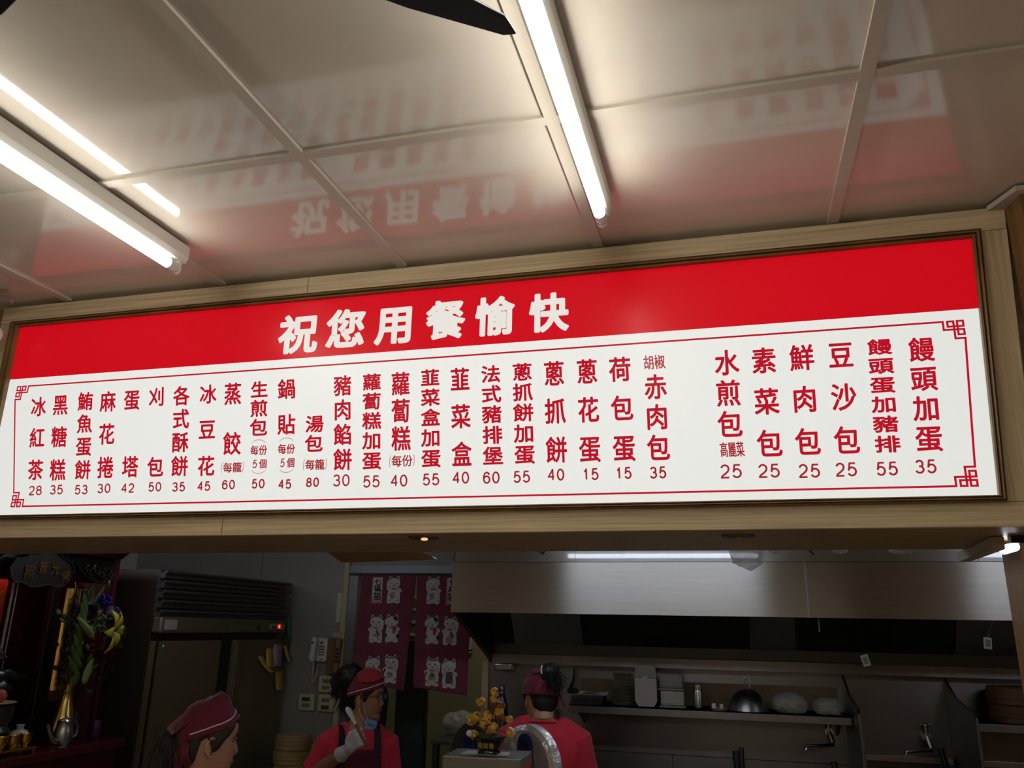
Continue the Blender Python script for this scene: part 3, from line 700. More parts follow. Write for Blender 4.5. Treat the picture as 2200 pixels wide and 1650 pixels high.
tap(0.918, 'chrome swing tap on the steel wall left of the tall splash guard')
# stove counter edges at the very bottom, with tools
t = thing('stove_counter', 'steel stove counter running along the back wall below the taps', 'counter', (0.7, 4.7, 0))
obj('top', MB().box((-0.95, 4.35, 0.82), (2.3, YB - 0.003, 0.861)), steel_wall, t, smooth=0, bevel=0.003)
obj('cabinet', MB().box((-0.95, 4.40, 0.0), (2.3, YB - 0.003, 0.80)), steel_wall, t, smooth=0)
for a_, b_, lb in ((0.56, 1.03, 'steel ledge on the wall below the right tap'), (1.075, 2.0, 'steel ledge on the wall below the bamboo steamer shelf')):
    tag(obj('wall_rail', MB().box((a_, 4.99, 1.055), (b_, YB - 0.001, 1.085)), steel_plain, origin=(a_, 5.0, 1.055), smooth=0, bevel=0.002), lb, 'rail', 'steel ledges on the stove wall')
for pts, lb in ((((-0.045, 4.88, 0.862), (-0.06, 4.93, 1.072)), 'black ladle handle leaning on the steel wall below the small dish'), (((1.00, 4.80, 0.862), (0.965, 4.93, 1.135)), 'black ladle handle leaning against the splash guard under the right tap'), (((0.46, 4.75, 0.862), (0.43, 4.82, 1.06)), 'black tool handle leaning in front of the long shelf splash guard')):
    tag(obj('ladle', MB().tube([pts[0], pts[1]], [0.012, 0.016], 10), black, origin=pts[0]), lb, 'ladle', 'black handled ladles on the stove')
tag(obj('wall_pipe', MB().cyl((-0.028, 5.02, 0.862), (-0.028, 5.02, 1.08), 0.012, 10), steel_wall, origin=(-0.028, 5.02, 0.862)), 'thin steel pipe rising up the wall beside a black ladle handle', 'pipe')
# prep cabinet with the navy bottle
t = thing('prep_cabinet', 'steel prep cabinet by the doorway, carrying the navy bottle', 'cabinet', (-1.23, 4.75, 0))
obj('body', MB().box((-1.50, 4.45, 0), (-0.96, YB - 0.003, 1.085)), steel_wall, t, smooth=0, bevel=0.003)
obj('worktop', MB().box((-1.50, 4.43, 1.086), (-0.955, YB - 0.003, 1.112)), steel_plain, t, smooth=0, bevel=0.003)
navy = mat('navy_enamel', (0.008, 0.014, 0.045), 0.22, coat=0.4)
t = thing('water_bottle', 'navy blue steel water bottle with a silver cap, against the steel wall', 'bottle', (-1.352, 4.80, 1.1125))
obj('body', MB().lathe((-1.352, 4.80, 1.1128), [(0.034, 0), (0.037, 0.004), (0.037, 0.13), (0.035, 0.155), (0.026, 0.195), (0.018, 0.215)], 24), navy, t)
obj('neck_ring', MB().cyl((-1.352, 4.80, 1.3285), (-1.352, 4.80, 1.335), 0.0185, 20), steel_plain, t)
obj('cap', MB().lathe((-1.352, 4.80, 1.3355), [(0.017, 0), (0.0175, 0.002), (0.0165, 0.032), (0.013, 0.036)], 20), mat('brown_steel', (0.18, 0.15, 0.13), 0.3, metal=1.0), t)
# expiry tags hanging from the hood front
tag_m = mat('tag_plastic', (0.42, 0.45, 0.40), 0.3)
for (x, z, lean, zt, lb) in ((0.560, 1.578, 0.05, 1.766, 'small clear plastic tag hanging on a thread, lower left of the two tags'), (1.083, 1.667, -0.12, 1.766, 'small clear plastic tag hanging on a dark cord near the wooden pillar')):
    t = thing('hanging_tag', lb, 'tag', (x, HY - 0.01, z - 0.04), 'plastic tags hanging from the hood')
    M = Matrix.Rotation(-lean * 2 - 0.15, 3, 'Y')
    o_ = Vector((x, HY - 0.01, z))
    def rb(w_, h_, y0_, y1_): return MB().hexa([o_ + M @ Vector(p) for p in ((-w_, y0_, -h_), (w_, y0_, -h_), (w_, y1_, -h_), (-w_, y1_, -h_), (-w_, y0_, h_), (w_, y0_, h_), (w_, y1_, h_), (-w_, y1_, h_))])
    obj('tag_sleeve', rb(0.017, 0.026, -0.003, 0.003), tag_m, t, bevel=0.003)
    obj('insert', rb(0.010, 0.016, -0.0042, -0.0032), mat('tag_insert', (0.16, 0.18, 0.13), 0.5), t, smooth=0)
    top = o_ + M @ Vector((0, 0, 0.026))
    obj('cord', MB().tube([top, (x - lean * 0.3, HY - 0.003, zt)], [0.0035 if lean < 0 else 0.0008, 0.0015 if lean < 0 else 0.0008], 6), black, t)
tag(obj('green_clip', MB().box((0.37, HY + 0.05, 1.70), (0.378, HY + 0.055, 1.765)), mat('green_plastic', (0.05, 0.20, 0.12), 0.5), origin=(0.374, HY + 0.05, 1.70), bevel=0.002), 'thin green plastic strip hanging under the hood beside the seam', 'clip')

# ---------------------------------------------------------------- noren curtain in the doorway
maroon_cloth = mat('noren_cloth', (0.19, 0.035, 0.055), 0.85, bump=1.0, bscale=20, sheen=0.2, var=0.16, vscale=7)
print_white = mat('print_white', (0.62, 0.60, 0.54), 0.85)
print_grey = mat('print_grey', (0.10, 0.085, 0.085), 0.85)
print_black = mat('print_black', (0.02, 0.018, 0.02), 0.85)
print_red = mat('print_red', (0.42, 0.04, 0.05), 0.85)
print_gold = mat('print_gold', (0.34, 0.29, 0.16), 0.85)
NY = 5.005
def cl(x, z):
    drop = max(0.0, 2.01 - z)
    return NY + 0.010 * math.sin(x * 19 + z * 4) * drop + 0.016 * drop * noise.noise(Vector((x * 7, z * 6, 2.0)))
noren = thing('noren_curtain', 'maroon split noren curtain printed with white beckoning cats, hung in the doorway', 'curtain', (-1.98, NY, 1.30))
def half(c):
    def fn(u, v):
        p = [Vector(q) for q in c]
        a = p[0].lerp(p[1], u); b = p[3].lerp(p[2], u); q = a.lerp(b, v)
        return (q.x, cl(q.x, q.z), q.z)
    return MB().grid(fn, 34, 50)
Lc = [(-2.388, 5.005, 2.01), (-2.002, 5.005, 2.005), (-2.046, 5.005, 1.302), (-2.407, 5.005, 1.349)]
Rc = [(-1.999, 5.005, 2.005), (-1.625, 5.005, 2.006), (-1.632, 5.005, 1.288), (-1.985, 5.005, 1.323)]
obj('cloth_panel', half(Lc), maroon_cloth, noren, solid=0.002)
obj('cloth_panel', half(Rc), maroon_cloth, noren, solid=0.002)
obj('rod', MB().cyl((DX0 - 0.05, NY - 0.002, 2.012), (DX1 + 0.02, NY - 0.002, 2.012), 0.007, 10), mat('dark_rod', (0.05, 0.045, 0.05), 0.5), noren)
class Print:
    def __init__(s, x, z, sc, flip=1): s.m = MB(); s.x, s.z, s.sc, s.fl = x, z, sc, flip; s.L = 0
    def pt(s, u, v):
        x = s.x + u * s.sc * s.fl; z = s.z + v * s.sc
        return (x, cl(x, z) - 0.0025 - 0.0003 * s.L, z)
    def poly(s, pts, mi, step=True):
        if step: s.L += 1
        s.m.cur = mi; k = len(pts); cx = sum(p[0] for p in pts) / k; cy = sum(p[1] for p in pts) / k
        s.m.add([s.pt(cx, cy)] + [s.pt(*p) for p in pts], [(0, 1 + i, 1 + (i + 1) % k) for i in range(k)])
    def ell(s, cx, cy, rx_, ry_, mi, rot=0, n=18, step=True):
        c_, s_ = math.cos(rot), math.sin(rot)
        s.poly([(cx + rx_ * math.cos(2*PI*i/n) * c_ - ry_ * math.sin(2*PI*i/n) * s_, cy + rx_ * math.cos(2*PI*i/n) * s_ + ry_ * math.sin(2*PI*i/n) * c_) for i in range(n)], mi, step)
    def line(s, pts, wd, mi):
        s.L += 1; s.m.cur = mi
        for (ax, ay), (bx, by) in zip(pts, pts[1:]):
            d = math.hypot(bx-ax, by-ay) or 1e-6; nx, ny = -(by-ay)/d*wd/2, (bx-ax)/d*wd/2
            s.m.add([s.pt(ax+nx, ay+ny), s.pt(bx+nx, by+ny), s.pt(bx-nx, by-ny), s.pt(ax-nx, ay-ny)], [(0, 1, 2, 3)])
PM = [print_white, print_grey, print_black, print_red, print_gold]
def cat_print(x, z, kind, flip, sc=0.098):
    p = Print(x, z, sc, flip)
    for sx in (-1, 1):
        p.poly([(sx*0.40, 0.55), (sx*0.40, 0.75), (sx*0.33, 0.90), (sx*0.26, 0.89), (sx*0.10, 0.66)], 0, sx < 0)
    p.ell(0.0, 0.42, 0.43, 0.34, 0, step=False)
    p.poly([(-0.36, 0.15), (0.36, 0.15), (0.44, -0.25), (0.47, -0.6), (0.42, -0.82), (-0.42, -0.82), (-0.47, -0.6), (-0.44, -0.25)], 0, False)
    for sx in (-1, 1): p.ell(sx*0.27, -0.78, 0.20, 0.11, 0, step=False)
    p.poly([(-0.36, -0.15), (-0.50, 0.0), (-0.54, 0.3), (-0.54, 0.5), (-0.47, 0.58), (-0.36, 0.56), (-0.33, 0.45), (-0.36, 0.2)], 0, False)
    p.ell(0.40, -0.05, 0.15, 0.14, 0, 0.4, step=False)
    for sx in (-1, 1):
        p.poly([(sx*0.36, 0.66), (sx*0.34, 0.80), (sx*0.30, 0.84), (sx*0.17, 0.68)], 1, sx < 0)
    if kind == 'B':
        p.poly([(0.02, 0.72), (0.20, 0.74), (0.36, 0.62), (0.40, 0.52), (0.24, 0.48), (0.12, 0.56)], 2)
        p.ell(-0.46, 0.10, 0.06, 0.16, 2); p.ell(0.42, -0.48, 0.10, 0.14, 2); p.ell(-0.40, -0.45, 0.07, 0.15, 1)
        p.poly([(0.05, 0.12), (0.34, 0.14), (0.30, -0.05), (0.22, -0.34), (0.06, -0.30)], 3)
    elif kind == 'A':
        p.poly([(-0.30, -0.28), (0.02, -0.16), (0.12, -0.48), (-0.18, -0.62)], 2); p.poly([(-0.26, -0.32), (0.0, -0.22), (0.08, -0.46), (-0.17, -0.57)], 0)
        for a in range(3): p.line([(-0.18 + 0.05*a, -0.34 + 0.02*a), (-0.10 + 0.05*a, -0.52 + 0.02*a)], 0.03, 2)
        p.line([(-0.22, -0.40), (0.02, -0.32)], 0.03, 2)
    elif kind == 'C':
        p.ell(0.02, -0.55, 0.24, 0.26, 4); p.poly([(-0.30, -0.35), (-0.05, 0.0), (0.02, -0.2), (-0.2, -0.45)], 1)
    elif kind == 'D':
        p.ell(0.0, -0.38, 0.24, 0.36, 4); p.ell(-0.02, -0.22, 0.14, 0.12, 1); p.ell(0.42, -0.1, 0.05, 0.1, 2); p.ell(-0.40, -0.62, 0.1, 0.05, 1); p.ell(0.40, -0.55, 0.1, 0.05, 1)
        p.line([(-0.2, 0.68), (0.2, 0.66)], 0.07, 1)
    else:
        p.poly([(-0.22, 0.05), (0.24, 0.05), (0.28, -0.6), (-0.22, -0.6)], 1)
    p.poly([(-0.20, 0.10), (0.22, 0.10), (0.20, 0.02), (-0.18, 0.02)], 3)
    if kind in 'CD':
        for sx in (-1, 1): p.ell(sx*0.20, 0.42, 0.075, 0.05, 2); p.ell(sx*0.20, 0.42, 0.03, 0.02, 0)
    else:
        for sx in (-1, 1): p.line([(sx*0.30, 0.37), (sx*0.20, 0.43), (sx*0.10, 0.39)], 0.022, 2)
    p.ell(0.0, 0.29, 0.05, 0.035, 2)
    p.line([(-0.12, 0.19), (-0.05, 0.17), (0.0, 0.23), (0.05, 0.17), (0.12, 0.19)], 0.02, 2)
    for sx in (-1, 1):
        for a in range(2): p.line([(sx*0.24, 0.27 - 0.05*a), (sx*0.38, 0.30 - 0.09*a)], 0.016, 1)
        p.line([(sx*0.42, -0.66), (sx*0.30, -0.68), (sx*0.14, -0.70)], 0.02, 1)
        p.line([(sx*0.36, 0.12), (sx*0.33, -0.12)], 0.018, 1)
    obj('cat_print', p.m, PM, noren, smooth=0, fix=False)
for (x, y_, z), k, fl in (((-2.153, 5, 1.913), 'A', 1), ((-2.263, 5, 1.668), 'C', -1), ((-2.15, 5, 1.673), 'B', 1), ((-2.264, 5, 1.416), 'E', 1), ((-2.147, 5, 1.428), 'D', -1),
                          ((-1.88, 5, 1.912), 'A', 1), ((-1.877, 5, 1.67), 'B', 1), ((-1.755, 5, 1.666), 'C', -1), ((-1.864, 5, 1.42), 'D', -1), ((-1.75, 5, 1.413), 'E', 1)):
    cat_print(x, z, k, fl)
for (x, y_, z) in ((-2.271, 5, 1.912), (-1.754, 5, 1.91)):
    p = Print(x, z, 0.098); p.poly([(-0.36, 0.80), (0.36, 0.80), (0.36, -0.86), (-0.36, -0.86)], 0)
    p.line([(-0.27, -0.02), (0.27, -0.02), (0.27, -0.80), (-0.27, -0.80), (-0.27, -0.02)], 0.06, 3)
    p.L += 1; p.m.cur = 2
    for ch, v in (('七', 0.52), ('福', 0.10), ('猫', -0.42)): hanzi(p.m, ch, 0, v, 0.50, 0.44 if ch != '猫' else 0.56, 0.012, lambda a, b: p.pt(a, b))
    p.m.mi += [2] * (len(p.m.f) - len(p.m.mi))
    obj('name_card', p.m, PM, noren, smooth=0, fix=False)

# ---------------------------------------------------------------- things on the grey wall
ivory = mat('ivory_plastic', (0.50, 0.45, 0.30), 0.4)
phone_w = mat('phone_white', (0.66, 0.62, 0.60), 0.35)
t = thing('wall_telephone', 'white corded telephone mounted on the grey kitchen wall', 'telephone', (-2.66, 5.04, 1.46))
obj('base', MB().hexa([(-2.69, 5.0, 1.455), (-2.60, 5.0, 1.455), (-2.60, 5.048, 1.455), (-2.70, 5.048, 1.455), (-2.69, 5.005, 1.605), (-2.60, 5.005, 1.605), (-2.60, 5.048, 1.605), (-2.70, 5.048, 1.605)]), phone_w, t, bevel=0.016, seg=3)
hs = MB().tube([(-2.680, 4.975, 1.462), (-2.683, 4.968, 1.48), (-2.680, 4.972, 1.53), (-2.677, 4.968, 1.585), (-2.677, 4.975, 1.602)], [0.016, 0.022, 0.018, 0.022, 0.016], 14)
obj('handset', hs, phone_w, t)
obj('earpiece', MB().cyl((-2.678, 4.947, 1.575), (-2.678, 4.955, 1.575), 0.010, 14), mat('phone_grey', (0.10, 0.095, 0.09), 0.5), t)
kp = MB()
for i in range(4):
    for j in range(3): kp.box((-2.652 + j*0.014, 4.996, 1.545 - i*0.017), (-2.643 + j*0.014, 5.0, 1.554 - i*0.017))
kp.box((-2.645, 4.996, 1.565), (-2.630, 5.0, 1.582)); kp.cyl((-2.630, 4.9965, 1.472), (-2.630, 5.0, 1.472), 0.006, 10)
obj('keypad', kp, _mats['phone_grey'], t, smooth=0)
cd = [(-2.695 + 0.006 * math.cos(i * 1.25), 5.02 + 0.006 * math.sin(i * 1.25), 1.455 - i * 0.0011) for i in range(115)]
cd += [(-2.685 + 0.004 * math.cos(i * 1.25) + i * 0.00025, 5.02 + 0.004 * math.sin(i * 1.25), 1.33 + i * 0.0009) for i in range(70)] + [(-2.668, 5.02, 1.41), (-2.662, 5.02, 1.455)]
obj('coil_cord', MB().tube(cd, 0.0028, 6), mat('cord_beige', (0.45, 0.40, 0.32), 0.5), t)
# wooden rack with slots
t = thing('wooden_rack', 'brown wooden wall rack with slots, right of the telephone', 'rack', (-2.54, 5.04, 1.39))
rk = mat('rack_brown', (0.15, 0.075, 0.022), 0.5, var=0.25, vscale=5, stretch=(8, 8, 1))
obj('board', MB().box((-2.595, 5.0, 1.385), (-2.535, 5.048, 1.60)), rk, t, smooth=0, bevel=0.002)
obj('holder', MB().hexa([(-2.533, 4.99, 1.395), (-2.512, 4.99, 1.395), (-2.512, 5.048, 1.395), (-2.533, 5.048, 1.395), (-2.530, 4.99, 1.60), (-2.500, 4.99, 1.60), (-2.500, 5.048, 1.60), (-2.530, 5.048, 1.60)]), mat('rack_light', (0.23, 0.15, 0.06), 0.5), t, smooth=0, bevel=0.002)
sl = MB()
for k in range(4): sl.box((-2.527, 4.985, 1.455 + k*0.024), (-2.508, 4.9899, 1.472 + k*0.024))
obj('slot', sl, black, t, smooth=0)
tag(obj('note_block', MB().box((-2.577, 5.025, 1.606), (-2.510, 5.048, 1.642)), mat('beige_note', (0.42, 0.34, 0.16), 0.6), origin=(-2.54, 5.04, 1.606), bevel=0.002), 'beige block of notes fixed above the wooden rack', 'note block')
tag(obj('dark_strap', MB().tube([(-2.545, 5.03, 1.39), (-2.55, 5.02, 1.34), (-2.54, 5.025, 1.29), (-2.545, 5.03, 1.255)], [0.010, 0.016, 0.012, 0.014], 8), black, origin=(-2.545, 5.03, 1.25)), 'black strap hanging below the wooden rack', 'strap')
# paper calendar
t = thing('wall_notice', 'cream paper notice in a thin frame beside the door frame', 'notice', (-2.51, 5.045, 1.71))
obj('frame', MB().box((-2.572, 5.04, 1.705), (-2.536, 5.048, 1.89)), mat('notice_frame', (0.66, 0.60, 0.48), 0.6), t, smooth=0, bevel=0.001)
obj('sheet', MB().box((-2.567, 5.038, 1.71), (-2.538, 5.0399, 1.884)), mat('notice_paper', (0.55, 0.50, 0.38), 0.7), t, smooth=0)
# switch plates
def plate(x0, z0, rows, label):
    t = thing('switch_plate', label, 'switch', (x0 + 0.058, 5.045, z0), 'ivory switch plates on the grey wall')
    obj('cover', MB().box((x0, 5.03, z0), (x0 + 0.115, 5.048, z0 + 0.103)), ivory, t, bevel=0.008, seg=3)
    for zc, kind in rows:
        if kind == 'dark': obj('rocker', MB().box((x0 + 0.03, 5.024, z0 + zc - 0.012), (x0 + 0.085, 5.0299, z0 + zc + 0.012)), mat('switch_brown', (0.06, 0.045, 0.025), 0.4), t, bevel=0.002)
        else:
            for k in range(3): obj('rocker', MB().box((x0 + 0.031 + k*0.019, 5.025, z0 + zc - 0.012), (x0 + 0.046 + k*0.019, 5.0299, z0 + zc + 0.012)), mat('switch_grey', (0.20, 0.17, 0.11), 0.4), t, bevel=0.001)
plate(-2.655, 1.268, ((0.070, 'three'), (0.030, 'three')), 'ivory switch plate just under the wooden rack, half covered by the black strap')
plate(-2.790, 1.152, ((0.072, 'dark'), (0.035, 'three')), 'ivory switch plate furthest left, with one dark rocker row at the top')
plate(-2.650, 1.152, ((0.070, 'three'), (0.028, 'dark')), 'ivory switch plate of the lower pair nearer the door, dark row at the bottom')

# ---------------------------------------------------------------- double-door refrigerator on the left wall
FX = -2.88
brown_steel_m = mat('fridge_brown', (0.17, 0.13, 0.072), 0.36, metal=0.35, var=0.08, vscale=2)
t = fridge = thing('refrigerator', 'tall brown two-door commercial refrigerator with a black louvred top', 'refrigerator', (-3.25, 4.32, 0))
F0, F1 = 3.71, 4.93
obj('cabinet', MB().box((FX - 0.75, F0, 0.10), (FX - 0.06, F1, 1.955)), mat('fridge_side', (0.030, 0.018, 0.012), 0.4), t, smooth=0, bevel=0.004)
obj('plinth', MB().box((FX - 0.70, F0 + 0.02, 0.0), (FX - 0.10, F1 - 0.02, 0.099)), black, t, smooth=0)
lv = MB()
for k in range(5):
    z = 1.940 - k * 0.050
    lv.tube([(FX - 0.004, F0 - 0.012, z), (FX - 0.004, F1 + 0.045, z)], 0.0085, 8)
    lv.box((FX - 0.055, F0 + 0.005, z - 0.030), (FX - 0.02, F1, z - 0.003))
lv.box((FX - 0.059, F0 + 0.003, 1.715), (FX - 0.052, F1, 1.952))
obj('grille', lv, mat('louvre_black', (0.06, 0.054, 0.050), 0.28), t)
obj('control_panel', MB().box((FX - 0.059, F0, 1.63), (FX, F1 + 0.02, 1.714)), brown_steel_m, t, bevel=0.012, seg=3)
obj('sticker', MB().box((FX + 0.0004, 3.735, 1.650), (FX + 0.0012, 3.835, 1.700)), mat('sticker_white', (0.42, 0.42, 0.38), 0.6), t, smooth=0)
obj('badge', MB().lathe((FX + 0.0004, 4.33, 1.667), [(0.010, 0), (0.010, 0.002), (0.004, 0.003)], 16, Matrix.Rotation(PI/2, 3, 'Y')), mat('badge_silver', (0.6, 0.58, 0.5), 0.3, metal=1), t)
obj('switch', MB().box((FX + 0.0004, 4.605, 1.648), (FX + 0.004, 4.635, 1.674)).box((FX + 0.0004, 4.605, 1.680), (FX + 0.0015, 4.632, 1.692)), mat('switch_dark_green', (0.03, 0.05, 0.04), 0.4), t, smooth=0)
th = obj('thermostat', MB().box((FX + 0.0004, 4.745, 1.652), (FX + 0.010, 4.915, 1.688)), mat('thermostat_green', (0.30, 0.33, 0.17), 0.4), t, bevel=0.006, seg=3)
obj('display', MB().box((FX + 0.0102, 4.825, 1.657), (FX + 0.0112, 4.865, 1.683)), mat('led_red', (0.5, 0.01, 0.01), 0.3, emit=0.55, ecol=(1, 0.02, 0.02)), th, smooth=0)
dg = MB(); digits(dg, '0', 0, 0, 0.011, 0.017, 0.003, lambda a, b: (FX + 0.0116, 4.845 + a, 1.670 + b))
obj('digit', dg, mat('led_digit', (1, .4, .3), 0.3, emit=1.2, ecol=(1, 0.35, 0.25)), th, smooth=0, fix=False)
bt = MB()
for k in range(3): bt.box((FX + 0.0102, 4.765 + k*0.018, 1.658), (FX + 0.0115, 4.776 + k*0.018, 1.670))
obj('button', bt, black, th, smooth=0)
for (a, b, nm) in ((F0, 4.255, 'left'), (4.40, F1, 'right')):
    d = obj('door', MB().box((FX - 0.055, a, 0.12), (FX - 0.001, b, 1.592)), brown_steel_m, t, smooth=0, bevel=0.003)
    if nm == 'left':
        obj('edge_trim', MB().box((FX - 0.010, a - 0.008, 0.12), (FX + 0.002, a - 0.0005, 1.592)), mat('brass_trim', (0.45, 0.30, 0.08), 0.3, metal=1.0), d, smooth=0)
        obj('lock', MB().lathe((FX, a + 0.045, 1.565), [(0.012, 0), (0.010, 0.004), (0.003, 0.005)], 12, Matrix.Rotation(PI/2, 3, 'Y')), _mats['badge_silver'], d)
    else:
        obj('handle', MB().box((FX - 0.001, a + 0.003, 0.6), (FX + 0.012, a + 0.055, 1.580)), mat('handle_bronze', (0.30, 0.26, 0.19), 0.35, metal=0.9), d, smooth=0, bevel=0.002)
obj('door_gap', MB().box((FX - 0.058, 4.257, 0.12), (FX - 0.03, 4.398, 1.592)), black, t, smooth=0)
# paper slips taped to the fridge
yel = mat('slip_yellow', (0.55, 0.40, 0.05), 0.7); pnk = mat('slip_pink', (0.48, 0.30, 0.40), 0.7)
def slip(y0, z0, w_, h_, bow, m, label, sk=0.0, grp='yellow slips on the refrigerator'):
    def fn(u, v): return (FX + 0.003 + bow * v * v, y0 + w_ * u + sk * v, z0 - h_ * v)
    tag(obj('paper_slip', MB().grid(fn, 3, 10), m, origin=(FX + 0.003, y0 + w_/2, z0 - h_/2), solid=0.0006), label, 'paper slip', grp)
slip(4.735, 1.538, 0.085, 0.110, 0.03, yel, 'yellow paper slip on the fridge door, upper left of the group', -0.02)
slip(4.645, 1.492, 0.060, 0.095, 0.05, yel, 'long yellow paper slip on the fridge, furthest from the pink one', 0.075)
slip(4.815, 1.560, 0.115, 0.130, 0.015, pnk, 'pink paper slip on the fridge door', -0.02, 'pink slips on the refrigerator')
slip(4.935, 1.552, 0.04, 0.100, 0.02, yel, 'narrow yellow paper slip curling out right of the pink one', 0.05)
slip(4.87, 1.392, 0.085, 0.110, 0.02, yel, 'yellow paper slip alone below the pink one', 0.0)
tag(obj('green_ribbon', MB().grid(lambda u, v: (FX - 0.03 + 0.02 * u, 4.985 + 0.05 * v + 0.012 * u, 1.735 - 0.15 * v), 4, 8), mat('ribbon_green', (0.05, 0.24, 0.17), 0.6), origin=(FX, 5.0, 1.6), solid=0.001), 'green ribbon hanging at the far edge of the refrigerator', 'ribbon')
tag(obj('grey_holder', MB().box((FX - 0.05, 4.975, 1.47), (FX - 0.01, 5.03, 1.60)), mat('holder_grey', (0.09, 0.085, 0.09), 0.5), origin=(FX - 0.03, 5.0, 1.47), bevel=0.004), 'slim dark grey holder hanging between refrigerator and wall', 'holder')
# small bamboo steamers by the back wall
bamboo = mat('bamboo', (0.34, 0.22, 0.08), 0.55, var=0.25, vscale=7, stretch=(2, 2, 14))
t = thing('side_table', 'low steel table in the corner under the bamboo steamers', 'table', (-2.56, 4.7, 0))
obj('top', MB().box((-2.80, 4.42, 0.731), (-2.40, 5.04, 0.751)), steel_wall, t, smooth=0)
for lx in (-2.78, -2.42):
    for ly in (4.44, 5.02): obj('leg', MB().cyl((lx, ly, 0), (lx, ly, 0.73), 0.015, 10), steel_wall, t)
sp = thing('steamer_basket', 'bamboo steamer basket at the bottom of the small stack beside the fridge', 'steamer', (-2.568, 4.62, 0.752), 'small bamboo steamers in a stack')
obj('ring', MB().lathe((-2.568, 4.62, 0.752), [(0.101, 0), (0.1045, 0.002), (0.1045, 0.028), (0.109, 0.029), (0.109, 0.048), (0.1045, 0.049), (0.1045, 0.070), (0.100, 0.072)], 36), bamboo, sp)
obj('slats', MB().lathe((-2.568, 4.62, 0.8245), [(0.098, 0), (0.098, 0.004), (0.094, 0.005)], 36), mat('bamboo_pale', (0.42, 0.30, 0.13), 0.6), sp)
dup(sp, (0.003, 0, 0.0795), 'bamboo steamer basket second from the bottom of the small stack')
dup(sp, (-0.003, 0.002, 0.159), 'bamboo steamer basket second from the top of the small stack')
dup(sp, (0.002, 0, 0.2385), 'bamboo steamer basket on top of the small stack beside the fridge')

# ---------------------------------------------------------------- passage behind the curtain
t = thing('passage_counter', 'dark metal counter in the passage beyond the doorway, carrying plastic bags', 'counter', (-1.75, 6.0, 0))
dark_metal = mat('dark_metal', (0.10, 0.10, 0.095), 0.35, metal=0.8)
obj('worktop', MB().box((-2.10, 5.66, 0.915), (-1.41, 6.54, 0.94)), mat('dull_worktop', (0.16, 0.165, 0.155), 0.3, metal=0.7), t, smooth=0, bevel=0.003)
for lx in (-2.07, -1.44):
    for ly in (5.70, 6.50): obj('leg', MB().box((lx - 0.02, ly - 0.02, 0), (lx + 0.02, ly + 0.02, 0.914)), dark_metal, t, smooth=0)
obj('shelf', MB().box((-2.10, 5.68, 0.62), (-1.43, 6.52, 0.64)), dark_metal, t, smooth=0)
tag(obj('plastic_bag', crumple((-2.02, 6.02, 1.015), (0.11, 0.10, 0.085), 11, 0.3, flat=0.942), milky, origin=(-2.02, 6.02, 0.942), smooth=180), 'crumpled clear plastic bag on the passage counter, the nearer larger one', 'bag', 'plastic bags in the passage')
tag(obj('plastic_bag', crumple((-1.82, 6.30, 1.01), (0.10, 0.10, 0.075), 17, 0.3, flat=0.942), milky, origin=(-1.82, 6.30, 0.942), smooth=180), 'crumpled clear plastic bag further back on the passage counter', 'bag', 'plastic bags in the passage')
tag(obj('cardboard_box', MB().box((-1.86, 5.95, 0.941), (-1.60, 6.18, 1.03)), card, origin=(-1.7, 6.05, 0.941), smooth=0, bevel=0.003), 'low brown cardboard box on the passage counter beside the plastic bags', 'box')
for k in range(5):
    tag(obj('white_tub', MB().lathe((-2.05 + 0.13 * k, 5.75, 0.641), [(0.045, 0), (0.05, 0.004), (0.055, 0.10), (0.050, 0.10)], 20), mat('tub_white', (0.42, 0.42, 0.40), 0.5), origin=(-2.05 + 0.13 * k, 5.75, 0.641)), ('white tub on the lower shelf of the passage counter, %s' % ('at its left end', 'second from its left end', 'in its middle', 'second from its right end', 'at its right end')[k]), 'tub', 'white tubs under the passage counter')
t = thing('green_door', 'dark green steel locker door standing half open behind the curtains', 'door leaf', (-2.23, 5.6, 0))
gd = mat('dark_green', (0.022, 0.040, 0.032), 0.4)
obj('leaf', MB().box((-2.34, 5.58, 0.02), (-2.13, 5.62, 1.59)), gd, t, smooth=0, bevel=0.003)
obj('edge', MB().box((-2.1295, 5.575, 0.02), (-2.115, 5.625, 1.59)), black, t, smooth=0)
obj('foot', MB().box((-2.34, 5.56, 0), (-2.13, 5.64, 0.019)), black, t, smooth=0)
t = thing('black_umbrella', 'folded black umbrella standing behind the left curtain half', 'umbrella', (-2.39, 5.45, 0.0))
obj('canopy', MB().tube([(-2.385, 5.45, 1.31), (-2.387, 5.45, 1.22), (-2.39, 5.45, 1.05), (-2.39, 5.45, 0.62)], [0.02, 0.045, 0.04, 0.012], 12), black, t)
obj('tip', MB().cyl((-2.39, 5.45, 0.0005), (-2.39, 5.45, 0.619), 0.006, 8), black, t)
obj('shaft', MB().cyl((-2.384, 5.45, 1.311), (-2.380, 5.45, 1.42), 0.006, 8), black, t)

